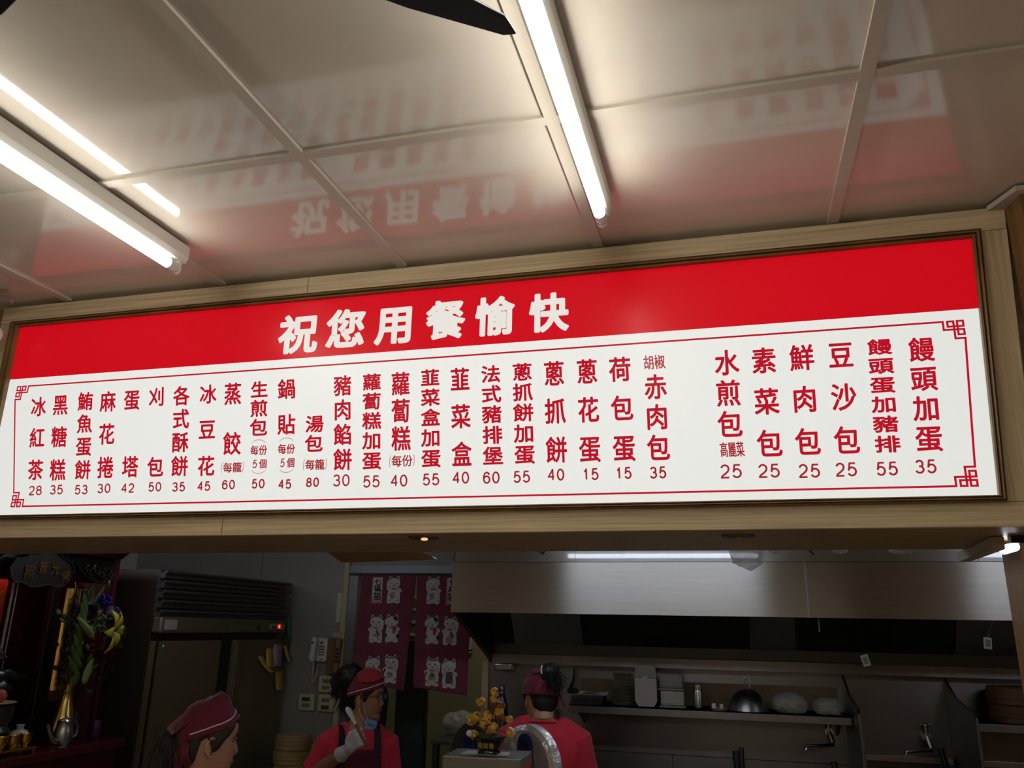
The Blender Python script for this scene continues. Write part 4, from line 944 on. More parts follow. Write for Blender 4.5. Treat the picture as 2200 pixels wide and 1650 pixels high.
# ---------------------------------------------------------------- altar along the left wall
lac = mat('dark_lacquer', (0.014, 0.008, 0.007), 0.22, coat=0.3)
redwood = mat('altar_redwood', (0.055, 0.010, 0.008), 0.32, var=0.2, vscale=4, stretch=(6, 6, 1))
gold = mat('gold_leaf', (0.80, 0.50, 0.14), 0.28, metal=1.0, bump=0.15, bscale=25)
brass = mat('brass', (0.70, 0.50, 0.16), 0.22, metal=1.0)
AX = -3.0
alt = thing('altar_cabinet', 'dark carved household altar with a cloud-shaped name plaque, on the left wall', 'altar', (-3.3, 2.85, 0))
obj('cornice', MB().prism([(-3.7, 2.61, 1.985), (-2.97, 2.61, 1.985), (-2.95, 2.61, 2.0), (-2.92, 2.61, 2.02), (-2.92, 2.61, 2.045), (-3.7, 2.61, 2.045)], (0, 0.855, 0)), redwood, alt, smooth=0, bevel=0.003)
fz = MB()
pts = [(2.612, 1.984), (2.612, 1.84), (2.8, 1.86), (3.15, 1.87), (3.22, 1.90), (3.28, 1.87), (3.35, 1.85), (3.42, 1.86), (3.455, 1.92), (3.46, 1.984)]
fz.prism([(AX - 0.02, a, b) for a, b in pts], (0.02, 0, 0))
obj('frieze', fz, lac, alt, smooth=0, bevel=0.003)
# plaque with four gold characters
pq = [(2.805, 1.90), (2.83, 1.94), (2.875, 1.945), (2.90, 1.965), (2.95, 1.968), (2.985, 1.982), (3.05, 1.978), (3.085, 1.960), (3.13, 1.945), (3.155, 1.915), (3.145, 1.88), (3.12, 1.862), (3.12, 1.845), (3.07, 1.825), (3.03, 1.838), (2.985, 1.83), (2.93, 1.822), (2.88, 1.84), (2.84, 1.84), (2.82, 1.865)]
plq = obj('name_plaque', MB().prism([(AX + 0.004, a, b) for a, b in pq], (0.03, 0, 0)), mat('plaque_brown', (0.016, 0.008, 0.006), 0.55, spec=0.25), alt, smooth=0, bevel=0.006)
obj('plaque_rim', MB().tube([(AX + 0.036, a, b) for a, b in pq + pq[:1]], 0.0045, 6, caps=False), mat('rim_lacquer', (0.02, 0.016, 0.015), 0.22, coat=0.3), plq)
gl_ = MB()
for ch, y, z in (('照', 2.906, 1.886), ('普', 2.977, 1.912), ('光', 3.047, 1.912), ('佛', 3.112, 1.880)):
    hanzi(gl_, ch, y, z, 0.052, 0.058, 0.0012, lambda a, b: (AX + 0.0385, a, b))
obj('lettering', gl_, mat('dull_gold_ink', (0.20, 0.10, 0.02), 0.4, metal=0.3), plq, smooth=0, fix=False)
rl = MB()
for sg, y0 in ((1, 3.30), (-1, 2.78)):
    for k in range(5):
        cy, cz, r_ = y0 + sg * (k * 0.033 - 0.03), 1.925 - 0.018 * (k % 2), 0.020 + 0.006 * (k % 3)
        rl.tube([(AX + 0.006 + 0.006 * math.sin(a), cy + r_ * (1 - a / 9) * math.cos(a + k), cz + r_ * (1 - a / 9) * math.sin(a + k)) for a in [0.5 * q for q in range(14)]], 0.0045, 6)
rl.tube([(AX + 0.008, 3.19, 1.955), (AX + 0.010, 3.23, 1.905), (AX + 0.010, 3.28, 1.885), (AX + 0.010, 3.33, 1.868), (AX + 0.010, 3.38, 1.862), (AX + 0.010, 3.42, 1.875), (AX + 0.010, 3.44, 1.91)], 0.005, 6)
rl.tube([(AX + 0.008, 2.82, 1.985), (AX + 0.010, 2.79, 1.955), (AX + 0.010, 2.76, 1.93), (AX + 0.010, 2.70, 1.90), (AX + 0.010, 2.65, 1.89)], 0.005, 6)
obj('carving', rl, _mats['rim_lacquer'], alt)
obj('back_panel', MB().box((-3.33, 2.612, 1.17), (-3.31, 3.46, 1.984)), redwood, alt, smooth=0)
obj('side_panel', MB().box((-3.7, 3.44, 1.168), (-2.98, 3.465, 1.984)), redwood, alt, smooth=0)
obj('post', MB().box((-3.03, 3.262, 1.168), (-2.985, 3.43, 1.86)), redwood, alt, smooth=0, bevel=0.003)
obj('post', MB().box((-3.06, 3.125, 1.168), (-3.025, 3.172, 1.87)), lac, alt, smooth=0, bevel=0.003)
obj('table_top', MB().box((-3.7, 2.61, 1.13), (-2.795, 3.46, 1.166)), mat('altar_tabletop', (0.075, 0.010, 0.014), 0.25), alt, smooth=0, bevel=0.006)
obj('table_front', MB().box((-3.65, 2.612, 0.0), (-2.83, 3.45, 1.129)), redwood, alt, smooth=0)
# couplet board, red banner
t = thing('couplet_board', 'narrow gold board with black brush characters hanging on the altar post', 'plaque', (-2.99, 3.21, 1.39))
def cvx(a, z, o=0.0):   # convex board face, a = -1..1 across
    q = a * 1.05
    return (-3.004 + (0.036 + o) * math.cos(q) - 0.018, 3.214 + (0.041 + o) * math.sin(q), z)
obj('board', MB().loft([[cvx(i / 8 - 1, z) for i in range(17)] + [(-3.006, 3.214 + 0.036, z), (-3.006, 3.214 - 0.036, z)] for z in (1.385, 1.83)]), gold, t, smooth=50)
obj('edge', MB().box((-3.006, 3.2535, 1.385), (-2.996, 3.258, 1.83)), mat('pale_edge', (0.45, 0.36, 0.26), 0.3, metal=0.5), t, smooth=0)
obj('foot', MB().box((-3.006, 3.176, 1.34), (-2.984, 3.252, 1.3845)), mat('foot_brown', (0.09, 0.045, 0.012), 0.35), t, smooth=0)
cb = MB()
for i, ch in enumerate('人會土心大寶喜地'): hanzi(cb, ch, 0.0, 1.80 - i * 0.054, 1.35, 0.050, 0.0, lambda a, b: (a, 0, b))
_me = bpy.data.meshes.new('tmp'); _me.from_pydata(cb.v, [], cb.f); _bm = bmesh.new(); _bm.from_mesh(_me)
bmesh.ops.triangulate(_bm, faces=_bm.faces)
for _k in range(4):
    _ed = [e_ for e_ in _bm.edges if abs(e_.verts[0].co.x - e_.verts[1].co.x) > 0.12]
    if _ed: bmesh.ops.subdivide_edges(_bm, edges=_ed, cuts=1); bmesh.ops.triangulate(_bm, faces=_bm.faces)
_bm.verts.index_update(); cb = MB(); cb.add([cvx(v.co.x, v.co.z, 0.0018) for v in _bm.verts], [tuple(v.index for v in f_.verts) for f_ in _bm.faces]); _bm.free(); bpy.data.meshes.remove(_me)
obj('lettering', cb, black, t, smooth=0, fix=False)
tag(obj('hook_wire', MB().tube([(-2.99, 3.214, 1.831), (-3.0, 3.214, 1.86)], 0.002, 6), brass, t))
t = thing('red_banner', 'bright red hanging with gold characters at the left inside the altar', 'banner', (-3.20, 2.80, 1.5))
obj('cloth', MB().box((-3.205, 2.62, 1.35), (-3.20, 3.035, 1.86)), mat('banner_red', (0.34, 0.012, 0.008), 0.6), t, smooth=0)
bn = MB()
for i, ch in enumerate('福壽德'): hanzi(bn, ch, 2.985, 1.775 - i * 0.085, 0.07, 0.075, 0.002, lambda a, b: (-3.1995, a, b))
obj('lettering', bn, mat('gold_ink', (0.50, 0.30, 0.04), 0.4), t, smooth=0, fix=False)
obj('frame_bar', MB().cyl((-3.195, 3.06, 1.28), (-3.195, 3.06, 1.87), 0.007, 8), mat('bright_bar', (0.35, 0.30, 0.32), 0.25, metal=1), t)
obj('frame_bar', MB().cyl((-3.19, 3.08, 1.28), (-3.19, 3.08, 1.87), 0.004, 8), _mats['bright_bar'], t)
t = thing('altar_lamp', 'small warm lamp glowing inside the altar behind the name plaque', 'light', (-3.12, 3.03, 1.90))
obj('bulb', MB().sphere((-3.12, 3.03, 1.91), 0.016, 14, 9), mat('altar_bulb', (1, .8, .5), 0.3, emit=22.0, ecol=(1.0, 0.55, 0.20)), t)
obj('socket', MB().cyl((-3.12, 3.03, 1.925), (-3.12, 3.03, 1.9845), 0.012, 12), brass, t)
# black figure, offering stand, cups
st = MB()
st.capsule([(-3.13, 2.96, 1.169), (-3.13, 2.97, 1.30), (-3.13, 2.96, 1.42), (-3.13, 2.95, 1.55)], [0.05, 0.055, 0.045, 0.03], 10)
st.capsule([(-3.11, 2.97, 1.45), (-3.10, 3.03, 1.46), (-3.09, 3.075, 1.44), (-3.08, 3.10, 1.45)], [0.03, 0.025, 0.02, 0.012], 10)
st.capsule([(-3.11, 2.96, 1.40), (-3.09, 3.01, 1.41), (-3.08, 3.04, 1.395)], [0.03, 0.025, 0.015], 10)
for k in range(9): st.sphere((-3.10 + 0.01 * math.sin(k * 2.1), 2.96 + 0.035 * math.cos(k * 1.7), 1.36 + 0.024 * k), 0.022 - 0.001 * k, 8, 6)
st = remesh(st, 0.007, 1)
tag(obj('black_statue', st, mat('statue_black', (0.02, 0.02, 0.022), 0.25, coat=0.3, bump=0.5, bscale=40), origin=(-3.13, 2.97, 1.166)), 'glossy black carved figure at the left on the altar', 'statue')
t = thing('offering_stand', 'dark tiered offering stand with a pale plate on top, at the left on the altar', 'stand', (-2.93, 2.83, 1.166))
obj('tiers', MB().lathe((-2.93, 2.83, 1.1665), [(0.065, 0), (0.07, 0.01), (0.055, 0.03), (0.065, 0.06), (0.07, 0.09), (0.055, 0.11), (0.068, 0.14), (0.07, 0.185), (0.06, 0.19)], 28), mat('stand_dark', (0.05, 0.045, 0.04), 0.3, metal=0.4), t)
obj('plate', MB().lathe((-2.93, 2.83, 1.357), [(0.05, 0), (0.075, 0.006), (0.075, 0.010), (0.05, 0.005)], 28), mat('plate_pale', (0.42, 0.36, 0.24), 0.4), t)
tag(obj('red_fruit', MB().sphere((-2.93, 2.845, 1.388), 0.026, 14, 10), mat('fruit_red', (0.42, 0.07, 0.04), 0.4), origin=(-2.93, 2.845, 1.366)), 'red fruit on the pale plate of the offering stand', 'fruit')
cup_prof = [(0.012, 0), (0.014, 0.003), (0.010, 0.008), (0.021, 0.018), (0.025, 0.032), (0.0235, 0.045), (0.025, 0.052), (0.0225, 0.052), (0.020, 0.04)]
goldcup = mat('gold_cup', (0.55, 0.32, 0.06), 0.3, metal=1.0)
t = thing('cup_rack', 'low gold rack on feet carrying the three gold cups', 'rack', (-2.83, 2.83, 1.166))
obj('bar', MB().box((-2.855, 2.68, 1.185), (-2.805, 2.955, 1.192)), goldcup, t, smooth=0, bevel=0.002)
for y in (2.70, 2.945): obj('foot', MB().box((-2.85, y - 0.006, 1.1662), (-2.81, y + 0.006, 1.185)), goldcup, t, smooth=0, bevel=0.002)
for k in range(3):
    y = 2.79 + 0.060 * k
    tag(obj('gold_cup', MB().lathe((-2.83, y, 1.1923), cup_prof, 22), goldcup, origin=(-2.83, y, 1.192)), 'small gold offering cup on the low rack, %s' % ('at the picture edge', 'the middle one', 'the one nearest the teapot')[k], 'cup', 'gold cups on the altar rack')
t = thing('lidded_cup', 'white lidded porcelain cup behind the gold cups', 'cup', (-2.90, 2.945, 1.166))
obj('cup', MB().lathe((-2.90, 2.945, 1.1665), [(0.02, 0), (0.03, 0.02), (0.035, 0.07), (0.033, 0.07)], 20), mat('porcelain', (0.45, 0.45, 0.43), 0.3), t)
obj('lid', MB().lathe((-2.90, 2.945, 1.237), [(0.036, 0), (0.03, 0.010), (0.014, 0.018), (0.014, 0.028), (0.017, 0.034), (0.005, 0.035)], 20), _mats['porcelain'], t)
# pewter teapot
pew = mat('pewter', (0.40, 0.39, 0.37), 0.3, metal=1.0)
t = thing('pewter_teapot', 'pewter teapot with a long spout standing before the brass vase', 'teapot', (-2.82, 3.100, 1.166))
obj('body', MB().lathe((-2.82, 3.100, 1.1664), [(0.022, 0), (0.026, 0.003), (0.022, 0.010), (0.034, 0.025), (0.040, 0.05), (0.035, 0.075), (0.030, 0.095), (0.033, 0.105), (0.028, 0.107)], 26), pew, t)
obj('lid', MB().lathe((-2.82, 3.100, 1.274), [(0.029, 0), (0.024, 0.006), (0.010, 0.012), (0.004, 0.014), (0.006, 0.020), (0.002, 0.024)], 22), pew, t)
obj('spout', MB().tube([(-2.82, 3.065, 1.195), (-2.82, 3.040, 1.205), (-2.82, 3.020, 1.235), (-2.82, 3.005, 1.268)], [0.013, 0.011, 0.008, 0.006], 10), pew, t)
obj('handle', MB().tube([(-2.82, 3.130, 1.265), (-2.82, 3.155, 1.268), (-2.82, 3.175, 1.245), (-2.82, 3.170, 1.21), (-2.82, 3.138, 1.195)], 0.006, 8), pew, t)
t = thing('purple_bottle', 'small dark bottle with a purple label, right of the teapot', 'bottle', (-2.87, 3.345, 1.166))
obj('body', MB().lathe((-2.87, 3.345, 1.1664), [(0.018, 0), (0.02, 0.003), (0.02, 0.07), (0.016, 0.085)], 18), mat('bottle_purple', (0.06, 0.012, 0.06), 0.35), t)
obj('cap', MB().lathe((-2.90, 3.25, 1.2518), [(0.016, 0), (0.018, 0.01), (0.017, 0.045), (0.008, 0.05)], 18), black, t)
# brass vase and its flowers
VX, VY = -2.93, 3.205
tag(obj('brass_vase', MB().lathe((VX, VY, 1.1664), [(0.045, 0), (0.048, 0.004), (0.040, 0.012), (0.050, 0.04), (0.052, 0.07), (0.040, 0.12), (0.026, 0.175), (0.0215, 0.205), (0.024, 0.210), (0.021, 0.214), (0.024, 0.235), (0.036, 0.262), (0.038, 0.265), (0.033, 0.262), (0.018, 0.22)], 32), brass, origin=(VX, VY, 1.166)), 'tall brass vase with a flared rim standing on the altar table', 'vase')
bq = thing('flower_bouquet', 'mixed flowers with a yellow lily and palm leaves in the brass vase', 'flowers', (VX, VY, 1.36))
leafm = mat('leaf_green', (0.085, 0.13, 0.025), 0.5); leafd = mat('leaf_dark', (0.036, 0.058, 0.015), 0.55); leaf_l = mat('leaf_light', (0.15, 0.19, 0.05), 0.5)
def leafstrip(mb, a, b, wd, bend=0.02, k=6, side=None):
    a, b = Vector(a), Vector(b); d = (b - a); s_ = Vector(side) if side else Vector((0.25, 1, 0.2))
    s_ = (s_ - d.normalized() * s_.dot(d.normalized())).normalized(); nn = d.normalized().cross(s_)
    P = []
    for i in range(k + 1):
        q = i / k; w_ = wd * math.sin(PI * min(1, 0.15 + 0.85 * q)) ** 0.8 if q < 1 else 0.0005
        c = a + d * q + nn * bend * math.sin(PI * q)
        P += [c - s_ * w_, c + nn * w_ * 0.3, c + s_ * w_]
    mb.add(P, [(3*i + j, 3*i + j + 1, 3*i + j + 4, 3*i + j + 3) for i in range(k) for j in (0, 1)])
rr = random.Random(5)
sm = MB()
heads = {}
def stem(to): sm.tube([(VX + rr.uniform(-.008, .008), VY + rr.uniform(-.008, .008), 1.375), (VX + 0.02, (VY + to[1]) / 2, (1.40 + to[2]) / 2), to], 0.0035, 6)
lily = (-2.82, 3.30, 1.645)
flowers_at = dict(lily=lily, bud=(-2.85, 3.12, 1.66), rose1=(-2.86, 3.235, 1.585), rose2=(-2.86, 3.31, 1.555), mum=(-2.89, 3.165, 1.735), corn=(-2.89, 3.29, 1.775), lil2=(-2.88, 3.345, 1.715))
for p in flowers_at.values(): stem(p)
obj('stems', sm, leafm, bq)
c = Vector(lily); ax = Vector((0.85, 0.3, -0.05)).normalized(); e1 = ax.orthogonal().normalized(); e2 = ax.cross(e1)
pm = MB()
for k in range(6):
    a = 2*PI*k/6 + 0.35
    d = (e1 * math.cos(a) + e2 * math.sin(a)); tz = ax.cross(d)
    L = 0.095 + 0.014 * (k % 2); P = []
    for i in range(7):
        q = i / 6; w_ = 0.022 * math.sin(PI * (0.1 + 0.88 * q)) + 0.001
        p = c + d * (L * q) + ax * (0.035 * math.sin(q * 2.0) - 0.03 * q * q)
        P += [p - tz * w_, p + ax * -0.004, p + tz * w_]
    pm.add(P, [(3*i + j, 3*i + j + 1, 3*i + j + 4, 3*i + j + 3) for i in range(6) for j in (0, 1)])
obj('lily', pm, mat('lily_yellow', (0.62, 0.50, 0.06), 0.5), bq, solid=0.0015)
sx = MB()
for k in range(6):
    a = 2*PI*k/6; d = e1 * math.cos(a) + e2 * math.sin(a)
    sx.tube([c, c + ax * 0.05 + d * 0.015], [0.001, 0.001], 5); sx.sphere(c + ax * 0.052 + d * 0.016, 0.0035, 6, 5)
obj('lily_stamens', sx, mat('stamen_brown', (0.06, 0.03, 0.012), 0.6), bq)
obj('lily_bud', MB().capsule([(-2.86, 3.115, 1.70), (-2.85, 3.14, 1.675), (-2.84, 3.17, 1.645), (-2.835, 3.192, 1.62)], [0.006, 0.013, 0.017, 0.010], 12), leaf_l, bq)
def ballflower(nm, p, r, m, n_, seed, ln=0.5):
    b = MB(); q = random.Random(seed); p = Vector(p)
    for i in range(n_):
        d = Vector((q.gauss(0.4, 1), q.gauss(0, 1), q.gauss(0.3, 1))).normalized()
        s_ = d.orthogonal().normalized(); s_.rotate(Matrix.Rotation(q.uniform(0, 6.28), 3, d)); u2 = d.cross(s_)
        a = p + d * r * (1 - ln); w_ = r * 0.28
        b.add([a - s_ * w_ * .5, a + s_ * w_ * .5, p + d * r + s_ * w_ + u2 * w_ * .2, p + d * r * 1.04, p + d * r - s_ * w_ + u2 * w_ * .2], [(0, 1, 2, 3, 4)])
    b.sphere(p, r * 0.7, 10, 7)
    obj(nm, b, m, bq, smooth=180)
rose = mat('rose_red', (0.13, 0.006, 0.008), 0.55); rosed = mat('rose_dark', (0.075, 0.010, 0.008), 0.6)
ballflower('rose', flowers_at['rose1'], 0.048, rose, 90, 1); ballflower('rose', flowers_at['rose2'], 0.045, rosed, 80, 2)
ballflower('purple_mum', flowers_at['mum'], 0.034, mat('mum_purple', (0.040, 0.010, 0.030), 0.6), 90, 3)
ballflower('purple_mum', (-2.89, 3.215, 1.725), 0.034, _mats['mum_purple'], 90, 33)
ballflower('blue_flower', flowers_at['corn'], 0.036, mat('corn_blue', (0.035, 0.020, 0.26), 0.6), 80, 4)
ballflower('lilac_flower', flowers_at['lil2'], 0.042, mat('lilac', (0.13, 0.075, 0.11), 0.6), 60, 6)
pf = MB()
for k in range(11):
    q = k / 10; base = Vector((-2.91, 3.20 + 0.055 * q, 1.61 + 0.15 * q))
    leafstrip(pf, base, base + Vector((0.01, -0.105 + 0.07 * q, 0.075 + 0.02 * q)), 0.009, 0.004, side=(0.2, 0.8, 0.5))
    leafstrip(pf, base, base + Vector((0.01, 0.075 - 0.035 * q, 0.06 + 0.03 * q)), 0.007, 0.004, side=(0.2, 0.8, -0.5))
pf.tube([(-2.905, 3.18, 1.45), (-2.91, 3.20, 1.61), (-2.91, 3.255, 1.77)], 0.003, 6)
obj('palm_frond', pf, leafd, bq, solid=0.001)
p2 = MB()
for k in range(7):
    z = 1.455 + 0.045 * k
    leafstrip(p2, (-2.86, 3.190 - 0.004 * k, z - 0.02), (-2.85, 3.090 + 0.004 * k, z + 0.085), 0.013, 0.004, side=(0.25, 0.8, 0.5))
obj('palm_frond', p2, leafm, bq, solid=0.001)
fl = MB(); q = random.Random(9)
for k in range(380):
    a = Vector((-2.90 + q.uniform(-.05, .05), 3.255 + q.gauss(0, .055), 1.60 + q.gauss(0, .085)))
    d = Vector((q.uniform(-.4, .8), q.gauss(0, 1), q.gauss(0.4, .8))).normalized() * q.uniform(0.02, 0.05)
    leafstrip(fl, a, a + d, q.uniform(0.005, 0.013), 0.003, 3)
tag(obj('foliage', fl, leafd, bq, solid=0.0008), kind='stuff')
f2 = MB()
for (a, b, w_) in (((-2.82, 3.17, 1.42), (-2.83, 3.215, 1.53), 0.017), ((-2.86, 3.15, 1.41), (-2.83, 3.14, 1.47), 0.022), ((-2.86, 3.20, 1.43), (-2.82, 3.24, 1.50), 0.012), ((-2.86, 3.215, 1.50), (-2.82, 3.235, 1.60), 0.010)): leafstrip(f2, a, b, w_, 0.006)
obj('broad_leaves', f2, leaf_l, bq, solid=0.001)

# ---------------------------------------------------------------- service counter, sealing machine with film reels, money tree
t = thing('service_counter', 'serving counter under the menu sign, in front of the cooks', 'counter', (-0.3, 2.55, 0))
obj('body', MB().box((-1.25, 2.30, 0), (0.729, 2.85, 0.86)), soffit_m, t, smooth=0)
obj('worktop', MB().box((-1.27, 2.28, 0.861), (0.729, 2.87, 0.90)), steel_plain, t, smooth=0, bevel=0.003)
BZ = 1.323
mc = thing('sealing_machine', 'grey steel sealing machine box with a red warning sticker, carrying the money tree', 'machine', (-0.77, 2.6, 0.901))
mcm = mat('machine_grey', (0.24, 0.225, 0.20), 0.38, metal=0.6)
obj('housing', MB().hexa([(-0.887, 2.50, 0.915), (-0.647, 2.514, 0.915), (-0.657, 2.70, 0.915), (-0.894, 2.66, 0.915), (-0.887, 2.50, BZ), (-0.647, 2.514, BZ), (-0.657, 2.70, BZ), (-0.894, 2.66, BZ)]), mcm, mc, smooth=0, bevel=0.003)
for a, b in ((-0.87, 2.52), (-0.67, 2.53), (-0.67, 2.68), (-0.875, 2.645)): obj('foot', MB().cyl((a, b, 0.9005), (a, b, 0.9145), 0.012, 10), black, mc)
sd = Vector((-0.657 + 0.647, 2.70 - 2.514, 0)).normalized(); sn = Vector((sd.y, -sd.x, 0))
def side(y, z, o=0.001): return Vector((-0.647, 2.514, 0)) + sd * y + Vector((0, 0, z)) + sn * o
def sidebox(y0, y1, z0, z1, o0, o1): return MB().hexa([side(y0, z0, o0), side(y1, z0, o0), side(y1, z0, o1), side(y0, z0, o1), side(y0, z1, o0), side(y1, z1, o0), side(y1, z1, o1), side(y0, z1, o1)])
stk = obj('warning_sticker', sidebox(0.03, 0.165, 1.20, 1.298, 0.0006, 0.0012), mat('sticker_red', (0.48, 0.05, 0.02), 0.5), mc, smooth=0)
obj('sticker_text_field', sidebox(0.04, 0.155, 1.205, 1.275, 0.0013, 0.0017), mat('sticker_pale', (0.45, 0.43, 0.42), 0.5), stk, smooth=0)
tag(obj('paper_sheet', MB().hexa([(-0.845, 2.545, BZ + 0.0006), (-0.70, 2.56, BZ + 0.0006), (-0.71, 2.635, BZ + 0.0006), (-0.845, 2.62, BZ + 0.0006), (-0.845, 2.545, BZ + 0.0014), (-0.70, 2.56, BZ + 0.0014), (-0.71, 2.635, BZ + 0.0014), (-0.845, 2.62, BZ + 0.0014)]), mat('paper_grey', (0.48, 0.47, 0.44), 0.6), origin=(-0.78, 2.59, BZ), smooth=0), 'white paper lying under the pot of the money tree', 'paper')
blue = mat('reel_blue', (0.016, 0.020, 0.16), 0.4)
foil = mat('crinkled_foil', (0.80, 0.80, 0.80), 0.25, metal=0.55, bump=0.8, bscale=28)
film = mat('black_film', (0.010, 0.014, 0.014), 0.5, spec=0.2, bump=0.12, bscale=14)
def reel(c, nrm, r, label, withfoil):
    c = Vector(c); nrm = Vector(nrm).normalized(); xx = nrm.cross(Vector((0, 0, 1))).normalized()
    M = Matrix((xx, Vector((0, 0, 1)), -nrm)).transposed()
    if M.determinant() < 0: M = Matrix((-xx, Vector((0, 0, 1)), -nrm)).transposed()
    t = thing('film_reel', label, 'reel', c, 'film reels on the sealing machine')
    if withfoil:
        obj('foil_roll', MB().lathe(c, [(r * 0.82, -0.004), (r * 0.87, -0.008), (r, 0.0), (r * 1.0, 0.034), (r * 0.85, 0.038), (r * 0.82, 0.034)], 90, M), foil, t)
        obj('film', MB().lathe(c, [(r * 0.30, 0.004), (r * 0.81, 0.0), (r * 0.81, 0.03), (r * 0.3, 0.03)], 60, M), film, t)
    else:
        obj('film', MB().lathe(c, [(r * 0.30, 0.0), (r * 0.95, 0.0), (r * 0.98, 0.004), (r * 0.95, 0.008), (r * 0.3, 0.008)], 60, M), mat('clear_flange', (0.05, 0.055, 0.05), 0.3), t)
    pl_ = []
    for i in range(24):
        a = 2 * PI * i / 24; pl_.append((0.034 * math.cos(a) * (1.0 if math.sin(a) > 0 else 1.25), r * 0.52 + 0.036 * math.sin(a) if math.sin(a) > 0 else -r * 0.9 + 0.02 * math.sin(a)))
    fb = MB().prism([c + M @ Vector((a, b, -0.006)) for a, b in pl_], M @ Vector((0, 0, -0.006)))
    obj('arm', fb, blue, t, smooth=0, bevel=0.002)
    obj('hub', MB().tube([c + M @ Vector((0, r * 0.52, -0.012)), c + M @ Vector((0, r * 0.52, -0.016))], [0.018, 0.017], 20), mat('hub_navy', (0.006, 0.008, 0.05), 0.4), t)
    obj('spindle', MB().tube([c + M @ Vector((0, 0, 0.01)), c + M @ Vector((0, 0, 0.09))], [0.02, 0.02], 16), black, t)
    return t
reel((-0.695, 2.78, 1.262), (-0.53, -0.85, 0), 0.128, 'film reel with a wide crinkled silver foil rim, right of the sealing machine', True)
reel((-0.905, 2.84, 1.255), (-0.60, -0.80, 0), 0.13, 'smaller blue-armed film reel behind the left end of the sealing machine', False)
obj('reel_bracket', MB().box((-0.64, 2.70, 0.915), (-0.60, 2.86, 1.255)), mcm, mc, smooth=0)

mt = thing('money_tree', 'ornamental amber money tree in a black pot with gold characters', 'ornament', (-0.765, 2.58, BZ + 0.0015))
TC = Vector((-0.765, 2.585, BZ + 0.0016))
potm = mat('pot_black', (0.012, 0.011, 0.012), 0.35)
def hexring(r, z, n_=8): return [TC + Vector((r * math.cos(2*PI*(i + .5)/n_), r * 0.8 * math.sin(2*PI*(i + .5)/n_), z)) for i in range(n_)]
pot = obj('pot', MB().loft([hexring(0.030, 0.008), hexring(0.034, 0.012), hexring(0.046, 0.040), hexring(0.050, 0.044), hexring(0.050, 0.050), hexring(0.044, 0.050), hexring(0.042, 0.046)]), potm, mt, smooth=0)
for sx_, sy_ in ((-1, -1), (1, -1), (1, 1), (-1, 1)): obj('foot', MB().box(TC + Vector((sx_*0.024 - 0.006, sy_*0.015 - 0.006, 0)), TC + Vector((sx_*0.024 + 0.006, sy_*0.015 + 0.006, 0.0075))), potm, mt, smooth=0)
ch_ = MB()
for i, ch in enumerate('招財樹'):
    hanzi(ch_, ch, -0.018 + 0.018 * i, 0.026, 0.0155, 0.0175, 0.0005, lambda a, b: TC + Vector((a, -0.0322 - (b - 0.0115) * 0.38, b)))
obj('lettering', ch_, mat('pot_gold', (0.55, 0.40, 0.06), 0.4), pot, smooth=0, fix=False)
tag(obj('moss', MB().lathe(TC + Vector((0, 0, 0.047)), [(0.043, 0), (0.03, 0.007), (0.01, 0.010)], 14), mat('moss_green', (0.03, 0.075, 0.025), 0.9, bump=0.6, bscale=80), mt), kind='stuff')
amber = mat('amber_glass', (0.72, 0.42, 0.06), 0.15, coat=0.5, spec=0.7)
amber_d = mat('amber_red', (0.30, 0.085, 0.02), 0.2, coat=0.5)
q = random.Random(12)
def cluster(p, n_, r, nm='blossom', m=amber):
    b = MB(); p = TC + Vector(p)
    for i in range(int(n_ * 1.7)):
        d = Vector((q.gauss(0, 1), q.gauss(-.2, .8), q.gauss(0.1, 1))).normalized()
        M = d.to_track_quat('Z', 'Y').to_matrix() @ Matrix.Rotation(q.uniform(0, 6), 3, 'Z')
        b.sphere(p + d * r * q.uniform(0.4, 1.15), (0.0085, 0.0065, 0.003), 8, 5, M)
    obj(nm, b, m, mt)
tk = MB().capsule([TC + Vector((0, 0, 0.04)), TC + Vector((0.004, 0, 0.07)), TC + Vector((-0.004, 0, 0.10)), TC + Vector((0.012, 0, 0.15)), TC + Vector((0.008, 0, 0.185))], [0.012, 0.010, 0.007, 0.005, 0.002], 8)
brs = [(-0.058, 0.0, 0.092), (-0.040, -.01, 0.105), (-0.030, 0, 0.145), (0.062, 0, 0.10), (0.066, 0.0, 0.060), (0.012, 0, 0.175), (-0.045, -0.02, 0.052), (0.0, -0.02, 0.105), (0.03, 0, 0.12), (0.014, -0.01, 0.075), (-0.012, -0.02, 0.09), (0.012, 0, 0.155)]
for b_ in brs: tk.tube([TC + Vector((0, 0, 0.07 + 0.3 * max(0, b_[2] - 0.08))), TC + Vector(b_)], [0.003, 0.0015], 6)
obj('trunk', tk, mat('trunk_brown', (0.12, 0.05, 0.02), 0.5), mt)
for b_, n_, r in zip(brs, (12, 11, 12, 8, 13, 10, 11, 14, 12, 16, 14, 8), (.014, .013, .014, .010, .014, .012, .013, .016, .013, .016, .015, .011)): cluster(b_, n_, r)
cluster((0.028, 0.005, 0.135), 14, 0.018, 'red_blossom', amber_d); cluster((0.0, 0.0, 0.062), 26, 0.020, 'red_blossom', amber_d); cluster((0.035, 0.0, 0.105), 12, 0.014, 'red_blossom', amber_d)
tag(obj('white_ball', MB().sphere((-0.818, 2.545, BZ + 0.0605), 0.010, 12, 9), white_paint, mt))

